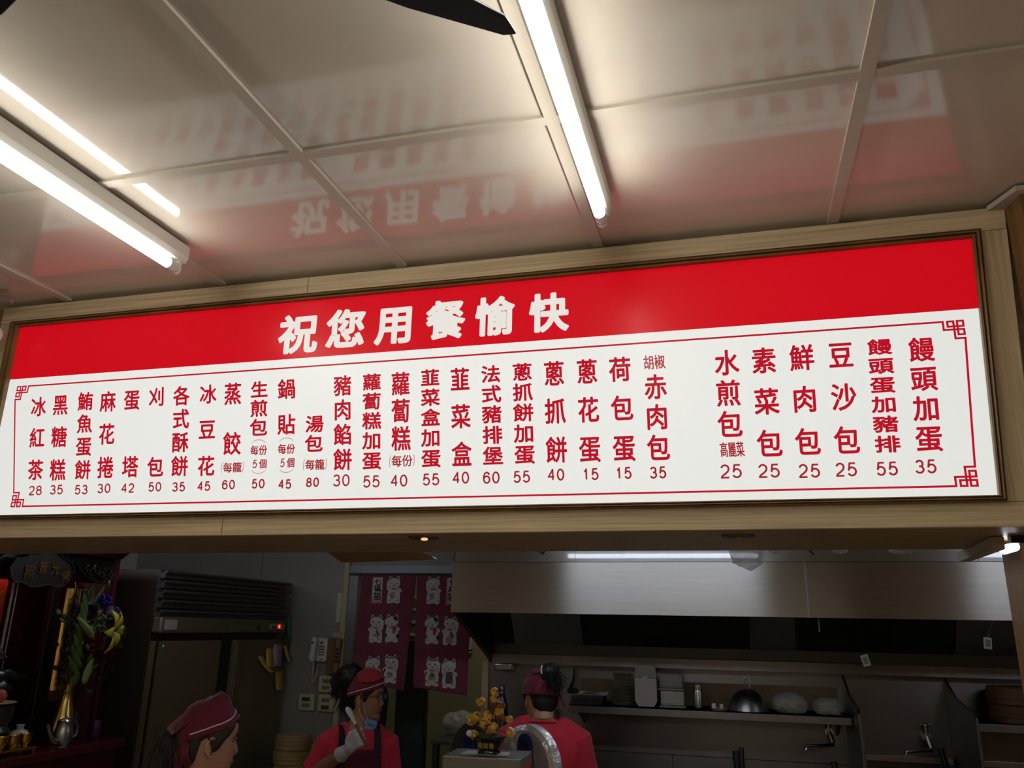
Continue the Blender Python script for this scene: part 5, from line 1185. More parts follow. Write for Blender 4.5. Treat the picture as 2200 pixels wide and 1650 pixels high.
# ---------------------------------------------------------------- things hanging under and behind the header
tag(obj('brown_board', MB().prism([(-1.44, 2.64, 1.99), (-1.40, 2.64, 1.940), (-1.345, 2.64, 1.906), (-1.10, 2.64, 1.913), (-0.995, 2.64, 1.917), (-1.003, 2.64, 1.925), (-1.055, 2.64, 1.943), (-1.06, 2.64, 1.99)], (0, 0.03, 0)), mat('board_brown', (0.22, 0.12, 0.04), 0.55, var=0.2, vscale=3, stretch=(1, 8, 14)), origin=(-1.2, 2.65, 1.94), smooth=0), 'jagged brown board tucked behind the header, showing below its lower edge', 'board')
def hang(c, r, seed, zt, label, m=clear):
    tag(obj('plastic_bag', crumple(c, r, seed, 0.35, 30, 20, 22), m, origin=c, smooth=180), label, 'bag', 'plastic bags hanging behind the header')
hang((0.034, 2.640, 1.925), (0.055, 0.032, 0.042), 21, 1.94, 'crumpled clear plastic bag hanging behind the header, the largest one', mat('hang_film', (0.70, 0.72, 0.76), 0.2, alpha=0.5, bump=0.7, bscale=70))
hang((0.131, 2.622, 1.940), (0.035, 0.02, 0.014), 23, 1.94, 'thin wisp of clear plastic just right of the largest hanging bag', _mats['hang_film'])
hang((0.306, 2.617, 1.940), (0.022, 0.016, 0.016), 25, 1.94, 'small scrap of clear plastic in the middle of the gap above the hood', _mats['hang_film'])
hang((0.485, 2.622, 1.938), (0.045, 0.02, 0.014), 27, 1.94, 'clear plastic scrap left of the under-header lamp', _mats['hang_film'])
tag(obj('dark_cable', MB().tube([(0.205, 2.602, 1.97), (0.215, 2.603, 1.94), (0.228, 2.61, 1.922)], 0.0022, 6), black, origin=(0.22, 2.70, 1.94)), 'short dark cable end hanging behind the header', 'cable')
tag(obj('dark_hook', MB().tube([(-0.620, 2.602, 1.97), (-0.615, 2.603, 1.935), (-0.604, 2.603, 1.928), (-0.597, 2.604, 1.94)], 0.003, 6), black, origin=(-0.63, 2.70, 1.94)), 'small dark hook showing under the header edge', 'hook')
# lamp under the header next to the pillar
t = thing('under_header_lamp', 'slim lamp box fixed under the header beside the wooden pillar, glowing at one end', 'light', (0.64, 2.45, ZB))
obj('housing', MB().prism([(0.612, 2.25, ZB - 0.0005), (0.612, 2.25, ZB - 0.020), (0.620, 2.28, ZB - 0.030), (0.632, 2.66, ZB - 0.030), (0.636, 2.70, ZB - 0.018), (0.636, 2.70, ZB - 0.0005)], (0.03, 0.0, 0)), mat('lamp_box', (0.42, 0.34, 0.20), 0.5), t, smooth=0, bevel=0.002)
obj('tube', MB().cyl((0.668, 2.27, ZB - 0.024), (0.668, 2.36, ZB - 0.024), 0.0115, 14), mat('lamp_glow', (1, 1, 1), 0.3, emit=4.0, ecol=(0.80, 0.86, 1.0)), t)
obj('cap', MB().box((0.652, 2.235, ZB - 0.018), (0.690, 2.26, ZB - 0.0005)), black, t, smooth=0)
# recessed downlights
for (x, y, lit, lb) in ((-0.844, 2.147, 1, 'recessed downlight in the header underside, left one, faintly glowing'), (0.010, 2.175, 0, 'recessed downlight in the header underside, right one, unlit')):
    t = thing('downlight', lb, 'light', (x, y, ZB), 'recessed downlights under the header')
    obj('ring', MB().lathe((x, y, ZB - 0.004), [(0.024, 0.0038), (0.026, 0.0), (0.040, -0.0005), (0.044, 0.0038)], 32), mat('ring_bronze', (0.16, 0.12, 0.07), 0.35, metal=0.6), t)
    obj('reflector', MB().lathe((x, y, ZB - 0.0035), [(0.001, 0.003), (0.024, 0.0032), (0.0235, 0.0), (0.001, 0.0025)], 24), mat('reflector_gold', (0.35, 0.20, 0.06), 0.25, metal=1), t)
    obj('bulb', MB().sphere((x + 0.003, y, ZB - 0.006), (0.011, 0.007, 0.004), 14, 8), mat('bulb_warm', (0.9, 0.7, 0.4), 0.3, emit=0.9, ecol=(1, 0.58, 0.28)) if lit else mat('bulb_off', (0.45, 0.2, 0.05), 0.15, coat=0.5), t)
# ceiling fan, mostly above the frame
t = thing('ceiling_fan', 'small dark ceiling fan, one blade reaching to the right ceiling tube', 'fan', (-0.73, 0.63, 2.6))
fm = mat('fan_dark', (0.014, 0.013, 0.017), 0.35)
obj('motor', MB().lathe((-0.73, 0.63, 2.57), [(0.05, 0), (0.075, 0.01), (0.075, 0.06), (0.05, 0.07)], 28), fm, t)
obj('rod', MB().cyl((-0.73, 0.63, 2.641), (-0.73, 0.63, CZ - 0.001), 0.012, 12), fm, t)
for k in range(3):
    M = Matrix.Rotation(math.radians(41.2 + 120 * k), 3, 'Z')
    pts = [(0.06, -0.02), (0.20, -0.035), (0.42, -0.045), (0.56, -0.022), (0.592, 0.004), (0.575, 0.016), (0.42, 0.030), (0.20, 0.030), (0.06, 0.02)]
    L = 0.86 if k == 1 else 1.0
    obj('blade', MB().prism([Vector((-0.73, 0.63, 2.60)) + M @ Vector((a * L, b, 0)) for a, b in pts], (0, 0, 0.006)), fm, t, smooth=0, bevel=0.002)
# bits at the left end of the fascia
t = thing('wall_bracket', 'pinkish pipe bracket at the ceiling corner beyond the left end of the sign', 'bracket', (-2.30, 1.95, 2.70))
pk = mat('pipe_pink', (0.30, 0.22, 0.20), 0.5)
obj('arm', MB().tube([(-2.44, 1.93, 2.715), (-2.33, 1.94, 2.712), (-2.28, 1.945, 2.706), (-2.262, 1.947, 2.700)], [0.010, 0.013, 0.013, 0.009], 12), pk, t)
obj('drop', MB().tube([(-2.325, 1.94, 2.705), (-2.335, 1.96, 2.66), (-2.345, 1.97, 2.62)], [0.010, 0.009, 0.010], 10), pk, t)
obj('plate', MB().box((-2.46, 1.91, CZ - 0.006), (-2.36, 1.98, CZ - 0.0012)), white_paint, t, smooth=0)
t = thing('round_speaker', 'white-rimmed round speaker hanging at the left end of the fascia', 'speaker', (-2.37, 1.99, 2.60))
My = Matrix.Rotation(PI/2, 3, 'X')
obj('rim', MB().lathe((-2.352, 1.985, 2.597), [(0.026, 0.0), (0.034, -0.002), (0.036, 0.012), (0.034, 0.03), (0.026, 0.032)], 28, My), white_paint, t)
obj('cone', MB().lathe((-2.352, 1.985, 2.597), [(0.003, 0.006), (0.025, 0.002), (0.025, 0.02), (0.003, 0.02)], 24, My), black, t)
obj('stem', MB().cyl((-2.345, 1.972, 2.628), (-2.347, 1.972, 2.634), 0.012, 10), pk, t)

# ---------------------------------------------------------------- people
skin = mat('skin', (0.48, 0.25, 0.155), 0.5)
skin_tan = mat('skin_tan', (0.36, 0.175, 0.09), 0.5)
hair_m = mat('hair_black', (0.012, 0.010, 0.010), 0.45, bump=0.6, bscale=90, stretch=(1, 1, 0.25))
hair_b = mat('hair_brown', (0.035, 0.022, 0.014), 0.5, bump=0.6, bscale=90, stretch=(1, 1, 0.25))
shirt_m = mat('shirt_red', (0.63, 0.022, 0.048), 0.8, bump=1.0, bscale=11, sheen=0.2)
cap_m_ = mat('cap_maroon', (0.15, 0.007, 0.026), 0.8, bump=0.3, bscale=16, sheen=0.2)
cap_red = mat('cap_red', (0.34, 0.016, 0.022), 0.8, sheen=0.2)
pipe_w = mat('piping_white', (0.70, 0.60, 0.60), 0.6)
apron_m = mat('apron_maroon', (0.085, 0.006, 0.020), 0.8, bump=0.2, bscale=12)
strap_m = mat('strap_black', (0.012, 0.006, 0.010), 0.7)
glove_m = mat('glove_white', (0.62, 0.60, 0.58), 0.45, bump=0.4, bscale=45)
trouser = mat('trousers', (0.02, 0.02, 0.025), 0.8)
def itp(tab, z):
    if z <= tab[0][0]: return tab[0][1]
    for (a, p), (b, q) in zip(tab, tab[1:]):
        if z <= b:
            t = (z - a) / (b - a); t = t * t * (3 - 2 * t) * 0.5 + t * 0.5
            return p + (q - p) * t
    return tab[-1][1]
YF = [(-.125, .050), (-.112, .070), (-.100, .084), (-.088, .086), (-.074, .078), (-.064, .085), (-.054, .084), (-.046, .088), (-.034, .083), (-.02, .083), (0, .082), (.02, .079), (.036, .086), (.06, .087), (.085, .078), (.105, .058), (.118, .035), (.126, .0)]
YBk = [(-.125, .02), (-.10, .045), (-.07, .062), (-.03, .082), (.02, .098), (.06, .095), (.09, .075), (.11, .048), (.126, .0)]
WD = [(-.125, .024), (-.108, .034), (-.09, .045), (-.06, .057), (-.03, .064), (0, .069), (.03, .072), (.06, .070), (.085, .059), (.105, .042), (.118, .025), (.126, .0)]
NOSE = [(-.040, 0), (-.030, .010), (-.022, .021), (-.012, .019), (.005, .012), (.022, .005), (.035, 0)]
def headpt(th, z, inf=0.0, face=True):
    c, s = math.cos(th), math.sin(th)
    w_ = itp(WD, z); yf = itp(YF, z); yb = itp(YBk, z)
    x = w_ * math.copysign(abs(s) ** 0.86, s)
    y = (yf if c > 0 else yb) * math.copysign(abs(c) ** (0.80 if c > 0 else 0.95), c)
    if face and c > 0:
        y += itp(NOSE, z) * math.exp(-(x / 0.0125) ** 2)
        for sx in (-1, 1): y -= 0.010 * math.exp(-((x - sx * 0.031) / 0.014) ** 2 - ((z - 0.020) / 0.011) ** 2)
        y -= 0.004 * math.exp(-((x) / 0.024) ** 2 - ((z + 0.0515) / 0.0028) ** 2)
        for sx in (-1, 1): y += 0.005 * math.exp(-((x - sx * 0.040) / 0.018) ** 2 - ((z + 0.012) / 0.018) ** 2)
    if inf:
        n_ = Vector((s / max(w_, .02), c / max(yf if c > 0 else yb, .02), max(0, (z - .03) / .09) * 9)).normalized() * inf
        return Vector((x, y, z)) + n_
    return Vector((x, y, z))
class Head:
    def __init__(s, pos, yaw, nod=0.0, roll=0.0, sc=1.0):
        s.o = Vector(pos)
        s.M = Matrix.Rotation(yaw - PI/2, 3, 'Z') @ Matrix.Rotation(-nod, 3, 'X') @ Matrix.Rotation(roll, 3, 'Y') * sc
    def w(s, p): return s.o + s.M @ Vector(p)
    def skull(s, mb):
        zs = [-.125 + .251 * (0.5 - 0.5 * math.cos(PI * i / 60)) if i in (0, 60) else -.125 + .251 * i / 60 for i in range(61)]
        mb.grid(lambda u, v: s.w(headpt(2*PI*u, zs[min(60, int(round(v * 60)))])), 72, 61, cu=True)
        n = 72; base = len(mb.v) - 61 * n
        mb.f.append([base + i for i in range(n)][::-1]); mb.mi.append(0)
        for sx in (-1, 1):
            E = Matrix.Rotation(sx * 0.35, 3, 'Z')
            mb.sphere(s.w((sx * .070, -.008, .002)), (.006, .016, .026), 12, 8, s.M @ E)
            rim = [(sx * (.074 + .006 * (a > .3)), -.004 - .019 * math.sin(a * 3.3) - 0.002, .026 - .056 * a) for a in [i / 10 for i in range(11)]]
            mb.tube([s.w(p) for p in rim], [.004] + [.0046] * 8 + [.0055, .005], 8)
            mb.tube([s.w((sx * .075, .008, .022)), s.w((sx * .079, -.004, .030)), s.w((sx * .080, -.014, .026))], .0042, 8)
        mb.capsule([s.w((0, -.015, -.06)), s.w((0, -.022, -.11))], [.052, .050], 16)
    def cap(s, z0, inf, top=None, a0=0, a1=2*PI, nu=64, nv=14, cu=True, edge=0.0):
        """a layer lying on the skull from the line z0(theta) up to the crown"""
        def fn(u, v):
            th = a0 + (a1 - a0) * u; z = z0(th); zz = z + (.1255 - z) * v
            k = inf(th, v) if callable(inf) else inf
            if edge and v < 0.12: k = k * (0.25 + 0.75 * v / 0.12)
            p = headpt(th, zz, k, False)
            if top: p = p + Vector(top(th, v, p))
            return s.w(p)
        return MB().grid(fn, nu, nv, cu=cu)
    def on(s, th, z, inf): return s.w(headpt(th, z, inf, False))
def hand(mb, wrist, d, nrm, thumb_side, curl, sc=1.0, grip=False):
    """five separate fingers on a palm; d = towards the knuckles, nrm = out of the palm, thumb_side = +-1"""
    wv = Vector(wrist); d = Vector(d).normalized(); nrm = Vector(nrm); nrm = (nrm - d * nrm.dot(d)).normalized(); s_ = d.cross(nrm) * thumb_side
    mb.capsule([wv, wv + d * .03 * sc], [.024 * sc, .027 * sc], 12)
    for k in (-1.5, -.5, .5, 1.5):
        mb.capsule([wv + d * .02 * sc + s_ * k * .011 * sc, wv + d * .085 * sc + s_ * k * .019 * sc], [.015 * sc, .0125 * sc], 10)
    for k, L in zip((1.5, .5, -.5, -1.5), (.070, .080, .074, .056)):
        p = wv + d * .088 * sc + s_ * k * .020 * sc; P = [p]; a = 0.0
        for i, (f, cr) in enumerate(((.46, .95), (.30, 1.15), (.24, .75))):
            a += curl * cr; v = d * math.cos(a) + nrm * math.sin(a)
            p = p + v * L * f * sc; P.append(p)
        mb.capsule(P, [.0098 * sc, .009 * sc, .0082 * sc, .007 * sc], 10)
    p = wv + d * .025 * sc + s_ * .030 * sc
    t1 = p + (d * .6 + s_ * .65 + nrm * .35).normalized() * .038 * sc
    t2 = t1 + (d * .75 + s_ * (.05 if grip else .3) + nrm * (.8 if grip else .3)).normalized() * .030 * sc
    t3 = t2 + (d * .7 - s_ * (.35 if grip else 0) + nrm * (.7 if grip else .3)).normalized() * .024 * sc
    mb.capsule([p, t1, t2, t3], [.014 * sc, .0115 * sc, .0105 * sc, .008 * sc], 10)
def ring(c, xa, ya, rx_, ry_, n=28, e=0.85):
    c, xa, ya = Vector(c), Vector(xa), Vector(ya)
    f = lambda q: math.copysign(abs(q) ** e, q)
    return [c + xa * (rx_ * f(math.cos(2*PI*i/n))) + ya * (ry_ * f(math.sin(2*PI*i/n))) for i in range(n)]
def person(label, head, neck, yaw, arms, sm, lean=(0, 0, 0), pelvis_z=0.80, sw=0.165, glove=None, loc=None, hand_parts=None):
    """neck = base of the neck; yaw = where the chest faces; arms = {side: (elbow, wrist, hand dir, palm normal, curl)}"""
    N = Vector(neck); F = Vector((math.cos(yaw), math.sin(yaw), 0)); R = Vector((F.y, -F.x, 0)); Z = Vector((0, 0, 1))
    P = Vector((N.x, N.y, pelvis_z)) + Vector(lean)
    t = thing('person', label, 'person', (P.x, P.y, 0))
    b = MB(); head.skull(b)
    hb = head.w((0, -.018, -.085))
    b.tube([hb, hb.lerp(N, .55), N, N - Z * .05], [.050, .050, .056, .070], 18)
    def tor(z, rx_, ry_, fw=0.0): 
        q = (N.z - z) / (N.z - P.z); c = N.lerp(P, q); return ring((c.x + F.x * fw, c.y + F.y * fw, z), R, F, rx_, ry_)
    H = N.z - P.z
    b.loft([tor(N.z + .01, .055, .05), tor(N.z - .05, sw * .80, .080), tor(N.z - .12, sw * .97, .095), tor(N.z - H * .45, .145, .10), tor(N.z - H * .70, .130, .095), tor(P.z + .02, .155, .105), tor(P.z - .06, .145, .10)])
    sh = {}
    for sd in (-1, 1):
        S0 = N + R * sd * (sw - .015) - Z * .085
        el, wr, hd, pn, cu = arms[sd]; el, wr = Vector(el), Vector(wr); sh[sd] = (S0, el, wr)
        b.capsule([S0, S0.lerp(el, .5), el, el.lerp(wr, .35), wr], [.050, .044, .037, .036, .025], 14)
        if not (glove == sd): hand(b, wr, hd, pn, sd, cu)
        hp = P + R * sd * .085 - Z * .04; kn = Vector((hp.x, hp.y, pelvis_z * .53)) + F * .02; an = Vector((hp.x, hp.y, .075)) - F * .01
        b.capsule([hp, hp.lerp(kn, .5), kn, kn.lerp(an, .35), an], [.085, .072, .052, .050, .034], 14)
        b.capsule([an - Z * .035 - F * .03, an - Z * .04 + F * .06, an - Z * .045 + F * .15], [.036, .034, .026], 12)
    body = obj('body', remesh(b, .0042, 2, .4), sm, t, smooth=180)
    # shirt
    s = MB(); g = .012
    s.loft([tor(N.z - .008, .072, .062), tor(N.z - .03, sw * .62, .082), tor(N.z - .06, sw * .90, .096), tor(N.z - .12, sw + g, .112), tor(N.z - H * .45, .165, .120), tor(N.z - H * .75, .165, .118), tor(P.z, .178, .125), tor(P.z - .10, .18, .128)])
    for sd in (-1, 1):
        S0, el, wr = sh[sd]
        s.capsule([N.lerp(S0, .5) + Z * .01, S0 + Z * .005, S0.lerp(el, .55)], [.055, .064, .060], 16)
        s.tube([S0.lerp(el, .5), S0.lerp(el, .82)], [.060, .066], 16)
    so = obj('shirt', remesh(s, .0065, 4, .5), shirt_m, t, smooth=180)
    col = []
    for i in range(33):
        a = 2 * PI * i / 32; col.append(N + R * (.077 * math.cos(a)) + F * (.067 * math.sin(a)) - Z * (.012 + .014 * math.sin(a)))
    obj('collar', MB().tube(col, .006, 8, caps=False), shirt_m, so)
    tr = MB()
    for sd in (-1, 1):
        hp = P + R * sd * .085 - Z * .04; kn = Vector((hp.x, hp.y, pelvis_z * .53)) + F * .02; an = Vector((hp.x, hp.y, .085)) - F * .01
        tr.capsule([hp, hp.lerp(kn, .5), kn, an], [.098, .084, .066, .056], 16)
    tr.loft([tor(P.z + .02, .172, .118), tor(P.z - .07, .168, .118)])
    obj('trousers', remesh(tr, .009, 2), trouser, t, smooth=180)
    shoe = MB()
    for sd in (-1, 1):
        an = P + R * sd * .085; an = Vector((an.x, an.y, 0)) - F * .01
        shoe.capsule([an - F * .035 + Z * .040, an + F * .06 + Z * .038, an + F * .165 + Z * .033], [.0395, .0375, .0325], 14)
    obj('shoes', shoe, black, t)
    return t, dict(N=N, F=F, R=R, Z=Z, P=P, sh=sh, tor=tor, H=H)
def face_bits(t, h, m_sk):
    e = MB()
    for sx in (-1, 1): e.sphere(h.w((sx * .031, .0665, .020)), (.0105, .0105, .009), 12, 8, h.M)
    eo = obj('eyes', e, mat('eye_white', (0.30, 0.26, 0.23), 0.25), t)
    ir = MB()
    for sx in (-1, 1): ir.sphere(h.w((sx * .031, .0745, .0195)), (.0058, .0032, .0058), 10, 7, h.M)
    obj('iris', ir, mat('iris_dark', (0.012, 0.008, 0.006), 0.2), eo)
    ld = MB()
    for sx in (-1, 1): ld.tube([h.w((sx * (.031 + a), .0795 - abs(a) * .25, .0265 - 9 * a * a)) for a in (-.014, -.007, 0, .007, .014)], [.0012, .0036, .0042, .0036, .0012], 8)
    obj('eyelids', ld, m_sk, eo)
    br = MB()
    for sx in (-1, 1): br.tube([h.w((sx * x, y, z)) for x, y, z in ((.014, .0885, .037), (.026, .0875, .042), (.038, .078, .042), (.047, .066, .037))], [.0016, .0026, .0024, .0012], 6)
    obj('eyebrows', br, hair_b, t)
    lp = MB()
    for z, r, y in ((-.0475, .0036, .0885), (-.0565, .0042, .0870)): lp.tube([h.w((x, y - 9 * x * x, z - (0.0 if z > -.05 else 2.2 * -x * x))) for x in (-.022, -.013, -.004, .004, .013, .022)], [.0012, r * .85, r, r, r * .85, .0012], 8)
    obj('lips', lp, mat('lips', (0.34, 0.11, 0.08), 0.45), t)
def scalp(h, m, front=.072, side=.012, back=-.072):
    def z0(th):
        c = math.cos(th)
        a = abs(math.atan2(math.sin(th), c))
        return itp([(0, front), (.7, front - .004), (1.15, .030), (1.45, -.012), (1.62, -.018), (1.75, .030), (1.95, .020), (2.2, -.050), (PI, back)], a)
    return h.cap(z0, .0065, nv=20, edge=1)
def strands(mb, base, d, n_, L, spread, droop, r=.004, seed=1, base_r=.012, wob=.012):
    q = random.Random(seed); base = Vector(base); d = Vector(d).normalized()
    for i in range(n_):
        p = base + Vector((q.gauss(0, 1), q.gauss(0, 1), q.gauss(0, 1))) * base_r * .6
        v = (d + Vector((q.gauss(0, 1), q.gauss(0, 1), q.gauss(0, 1))) * spread).normalized()
        l = L * q.uniform(.75, 1.1); P = [p]
        for k in range(6):
            v = (v + Vector((0, 0, -droop)) + Vector((q.gauss(0, 1), q.gauss(0, 1), q.gauss(0, 1))) * wob * 6).normalized()
            p = p + v * l / 6; P.append(p)
        mb.tube(P, [r, r * 1.2, r * 1.2, r * 1.1, r, r * .8, r * .3], 5)
    return mb

# --- first woman: profile, near the header, looking right
h1 = Head((-1.764, 2.60, 1.296), math.radians(44), nod=0.08)
n1 = Vector((-1.795, 2.575, 1.128))
y1 = math.radians(40); R1 = Vector((math.sin(y1), -math.cos(y1), 0)); F1 = Vector((math.cos(y1), math.sin(y1), 0))
def rest(N, R, F, sd, z=.78): 
    S0 = N + R * sd * .15 + Vector((0, 0, -.085)); return (S0 + R * sd * .05 + Vector((0, 0, -.27)), S0 + R * sd * .04 + F * .10 + Vector((0, 0, -.48)), Vector((0, 0, -1)) + F * .2, -R * sd, .35)
t1, k1_ = person('woman in profile facing right, maroon cap with white piping and a frizzy ponytail', h1, n1, y1, {sd: rest(n1, R1, F1, sd) for sd in (-1, 1)}, skin, pelvis_z=.66, sw=.15)
face_bits(t1, h1, skin)
obj('hair', scalp(h1, hair_b, .078), hair_b, t1, solid=.003)
def capz(front, back): return lambda th: back + (front - back) * (0.5 + 0.5 * math.cos(th))
def topper(th, v, p):
    f = max(0.0, p.y)
    return (0, -0.012 * v, 0.026 * v * v + (0.018 * math.exp(-((p.y - .035) / .03) ** 2) + .006 * math.sin(p.y * 60)) * v * v)
cp = h1.cap(capz(.092, .004), lambda th, v: .011 + .004 * math.sin(3 * th + 1) * v, topper, nv=18)
c1 = obj('cap', cp, cap_m_, t1, solid=.003)
pz = capz(.110, .022)
obj('piping', MB().tube([h1.on(a, pz(a), .0145) for a in [math.radians(-135 + 5.4 * i) for i in range(51)]], .0026, 8), pipe_w, c1)
fl = MB().loft([[h1.w(p) for p in ((-.055, -.03, .132), (.0, -.035, .146), (.055, -.03, .132), (.058, -.04, .118), (0, -.045, .128), (-.058, -.04, .118))],
                [h1.w(p) for p in ((-.06, -.075, .085), (0, -.085, .112), (.06, -.075, .085), (.06, -.085, .075), (0, -.10, .095), (-.06, -.085, .075))],
                [h1.w(p) for p in ((-.045, -.125, .035), (0, -.14, .055), (.045, -.125, .035), (.045, -.13, .028), (0, -.145, .045), (-.045, -.13, .028))]])
obj('back_flap', fl, cap_m_, c1, bevel=.002)
for (a, b, c_, w_) in (((.052, -.085, .012), (.060, -.082, -.030), (.052, -.062, -.060), .014), ((.045, -.095, .010), (.050, -.098, -.050), (.048, -.088, -.120), .012)):
    A, B, D = (h1.w(q) for q in (a, b, c_)); sd_ = (h1.M @ Vector((.15, 1, .25))).normalized() * w_
    obj('tie', MB().add([A - sd_, A + sd_, B + sd_, B - sd_, D + sd_, D - sd_], [(0, 1, 2, 3), (3, 2, 4, 5)]), cap_m_, c1, solid=.002, smooth=0)
hp = MB().sphere(h1.w((0, -.115, -.005)), (.030, .032, .035), 14, 9, h1.M)
strands(hp, h1.w((0, -.120, -.005)), h1.M @ Vector((0, -.15, -1)), 520, .26, .22, .35, .0011, 3, .036, .035)
hp.capsule([h1.w((0, -.118, 0)), h1.w((0, -.140, -.05)), h1.w((0, -.150, -.12)), h1.w((0, -.150, -.18))], [.030, .040, .042, .025], 12)
obj('ponytail', hp, hair_b, t1, smooth=180)

# --- second woman: three-quarter, mask under the chin, gloved hand raised
h2 = Head((-1.880, 4.10, 1.328), math.radians(4), nod=0.04, sc=0.93)
n2 = Vector((-1.908, 4.085, 1.196))
y2 = math.radians(-58); R2 = Vector((math.sin(y2), -math.cos(y2), 0)); F2 = Vector((math.cos(y2), math.sin(y2), 0))
# her right side (R positive) is towards the left of the picture
armR = ((-2.099, 3.98, 0.967), (-1.857, 3.86, 1.114), Vector((.10, -.02, .06)), Vector((.10, .55, .25)), 1.05)
t2, k2_ = person('woman in red shirt and maroon apron raising a gloved hand, blue mask under her chin', h2, n2, y2, {1: armR, -1: rest(n2, R2, F2, -1)}, skin_tan, pelvis_z=.68, sw=.165, glove=1)
face_bits(t2, h2, skin_tan)
obj('hair', scalp(h2, hair_m, .070), hair_m, t2, solid=.003)
c2 = obj('cap', h2.cap(capz(.066, .000), lambda th, v: .012 + .006 * v, lambda th, v, p: (0, -.006 * v, .016 * v * v), nv=18), cap_m_, t2, solid=.003)
obj('cap_top', h2.cap(lambda th: .092 + .010 * math.cos(2 * th), lambda th, v: .024 + .006 * math.sin(2 * th) * (1 - v), lambda th, v, p: (0, .004, .032 * v), nv=10), cap_red, c2, solid=.003)
pz2 = capz(.084, .016)
obj('piping', MB().tube([h2.on(a, pz2(a), .0160) for a in [math.radians(-150 + 6 * i) for i in range(51)]], .0026, 8), pipe_w, c2)
bun = crumple(h2.w((.0, -.115, .110)), (.068, .066, .062), 5, .25, 26, 18, 16)
strands(bun, h2.w((.0, -.125, .115)), h2.M @ Vector((0, -1, -.2)), 240, .06, .9, .25, .0010, 8, .045, .05)
strands(bun, h2.w((.0, -.175, .070)), h2.M @ Vector((.05, -.3, -1)), 90, .085, .22, .2, .0011, 9, .014, .03)
strands(bun, h2.w((.0, -.105, .060)), h2.M @ Vector((0, -.15, -1)), 200, .14, .16, .15, .0012, 10, .02, .02)
obj('bun', bun, hair_m, t2, smooth=180)
# glasses
gf = mat('glasses_frame', (0.05, 0.04, 0.04), 0.35)
gm = MB()
for sx in (-1, 1):
    gm.tube([h2.w((sx * .033 + .023 * math.cos(a), .097 - .006 * abs(math.cos(a)) * (1 if sx * math.cos(a) > 0 else 0), .016 + .015 * math.sin(a))) for a in [2 * PI * i / 20 for i in range(21)]], .0013, 6, caps=False)
    gm.tube([h2.w((sx * .056, .090, .020)), h2.w((sx * .073, .05, .019)), h2.w((sx * .080, -.002, .014))], .0014, 6)
gm.tube([h2.w((-.010, .099, .018)), h2.w((0, .102, .021)), h2.w((.010, .099, .018))], .0014, 6)
go = obj('glasses', gm, gf, t2)
ln = MB()
for sx in (-1, 1): ln.add([h2.w((sx * .033 + .022 * math.cos(2*PI*i/16), .0965, .016 + .0142 * math.sin(2*PI*i/16))) for i in range(16)], [tuple(range(16))])
obj('lens', ln, mat('lens_clear', (0.9, 0.92, 0.95), 0.05, alpha=0.18), go, smooth=0)
# mask pulled under the chin
mk = MB().grid(lambda u, v: h2.w((-.060 + .12 * u, .080 - .045 * (2 * u - 1) ** 2 - .012 * v + .006 * math.sin(u * 9 + v * 4), -.096 - .046 * v - .014 * (1 - (2 * u - 1) ** 2) + .006 * math.sin(v * 12))), 16, 9)
mo = obj('face_mask', mk, mat('mask_blue', (0.20, 0.42, 0.62), 0.7), t2, solid=.003)
lp_ = MB()
for sx in (-1, 1):
    lp_.tube([h2.w((sx * .060, .045, -.108)), h2.w((sx * .070, .020, -.05)), h2.w((sx * .078, .000, .012)), h2.w((sx * .083, -.018, .020)), h2.w((sx * .080, -.026, -.01)), h2.w((sx * .068, .000, -.08)), h2.w((sx * .058, .035, -.125))], .0013, 6)
obj('ear_loop', lp_, pipe_w, mo)
# apron bib and straps
N, F, R, Z, tor, H = (k2_[q] for q in 'N F R Z tor H'.split())
def bibpt(x, z, o=.012):
    """a point on the chest front, x across, z up"""
    d = N.z - z; ry_ = itp([(0, .066), (.03, .084), (.06, .100), (.12, .116), (.24, .124), (.60, .130)], d); rx_ = itp([(0, .09), (.05, .15), (.12, .18), (.6, .18)], d)
    q = (N.z - z) / H; c = N.lerp(k2_['P'], q)
    k = max(0, 1 - abs(x / rx_) ** 2.35) ** .43
    return Vector((c.x, c.y, z)) + R * x + F * (ry_ * k + o)
bib = obj('apron', MB().grid(lambda u, v: bibpt((u - .5) * (.20 + .12 * v), N.z - .095 - .46 * v, .010), 20, 26), apron_m, t2, solid=.004)
for sd in (-1, 1):
    pts = [N + R * sd * .095 - F * .085 - Z * .10, N + R * sd * .088 - F * .03 + Z * .008, N + R * sd * .086 + F * .03 + Z * .003, bibpt(sd * .088, N.z - .055, .008), bibpt(sd * .090, N.z - .09, .008), bibpt(sd * .091, N.z - .11, .011)]
    cv = []
    for i in range(len(pts) - 1):
        for q in (0, .5): cv.append(pts[i].lerp(pts[i + 1], q))
    cv.append(pts[-1])
    obj('apron_strap', MB().tube(cv, .019, 10, flat=.32, up=F + Z), strap_m, bib)
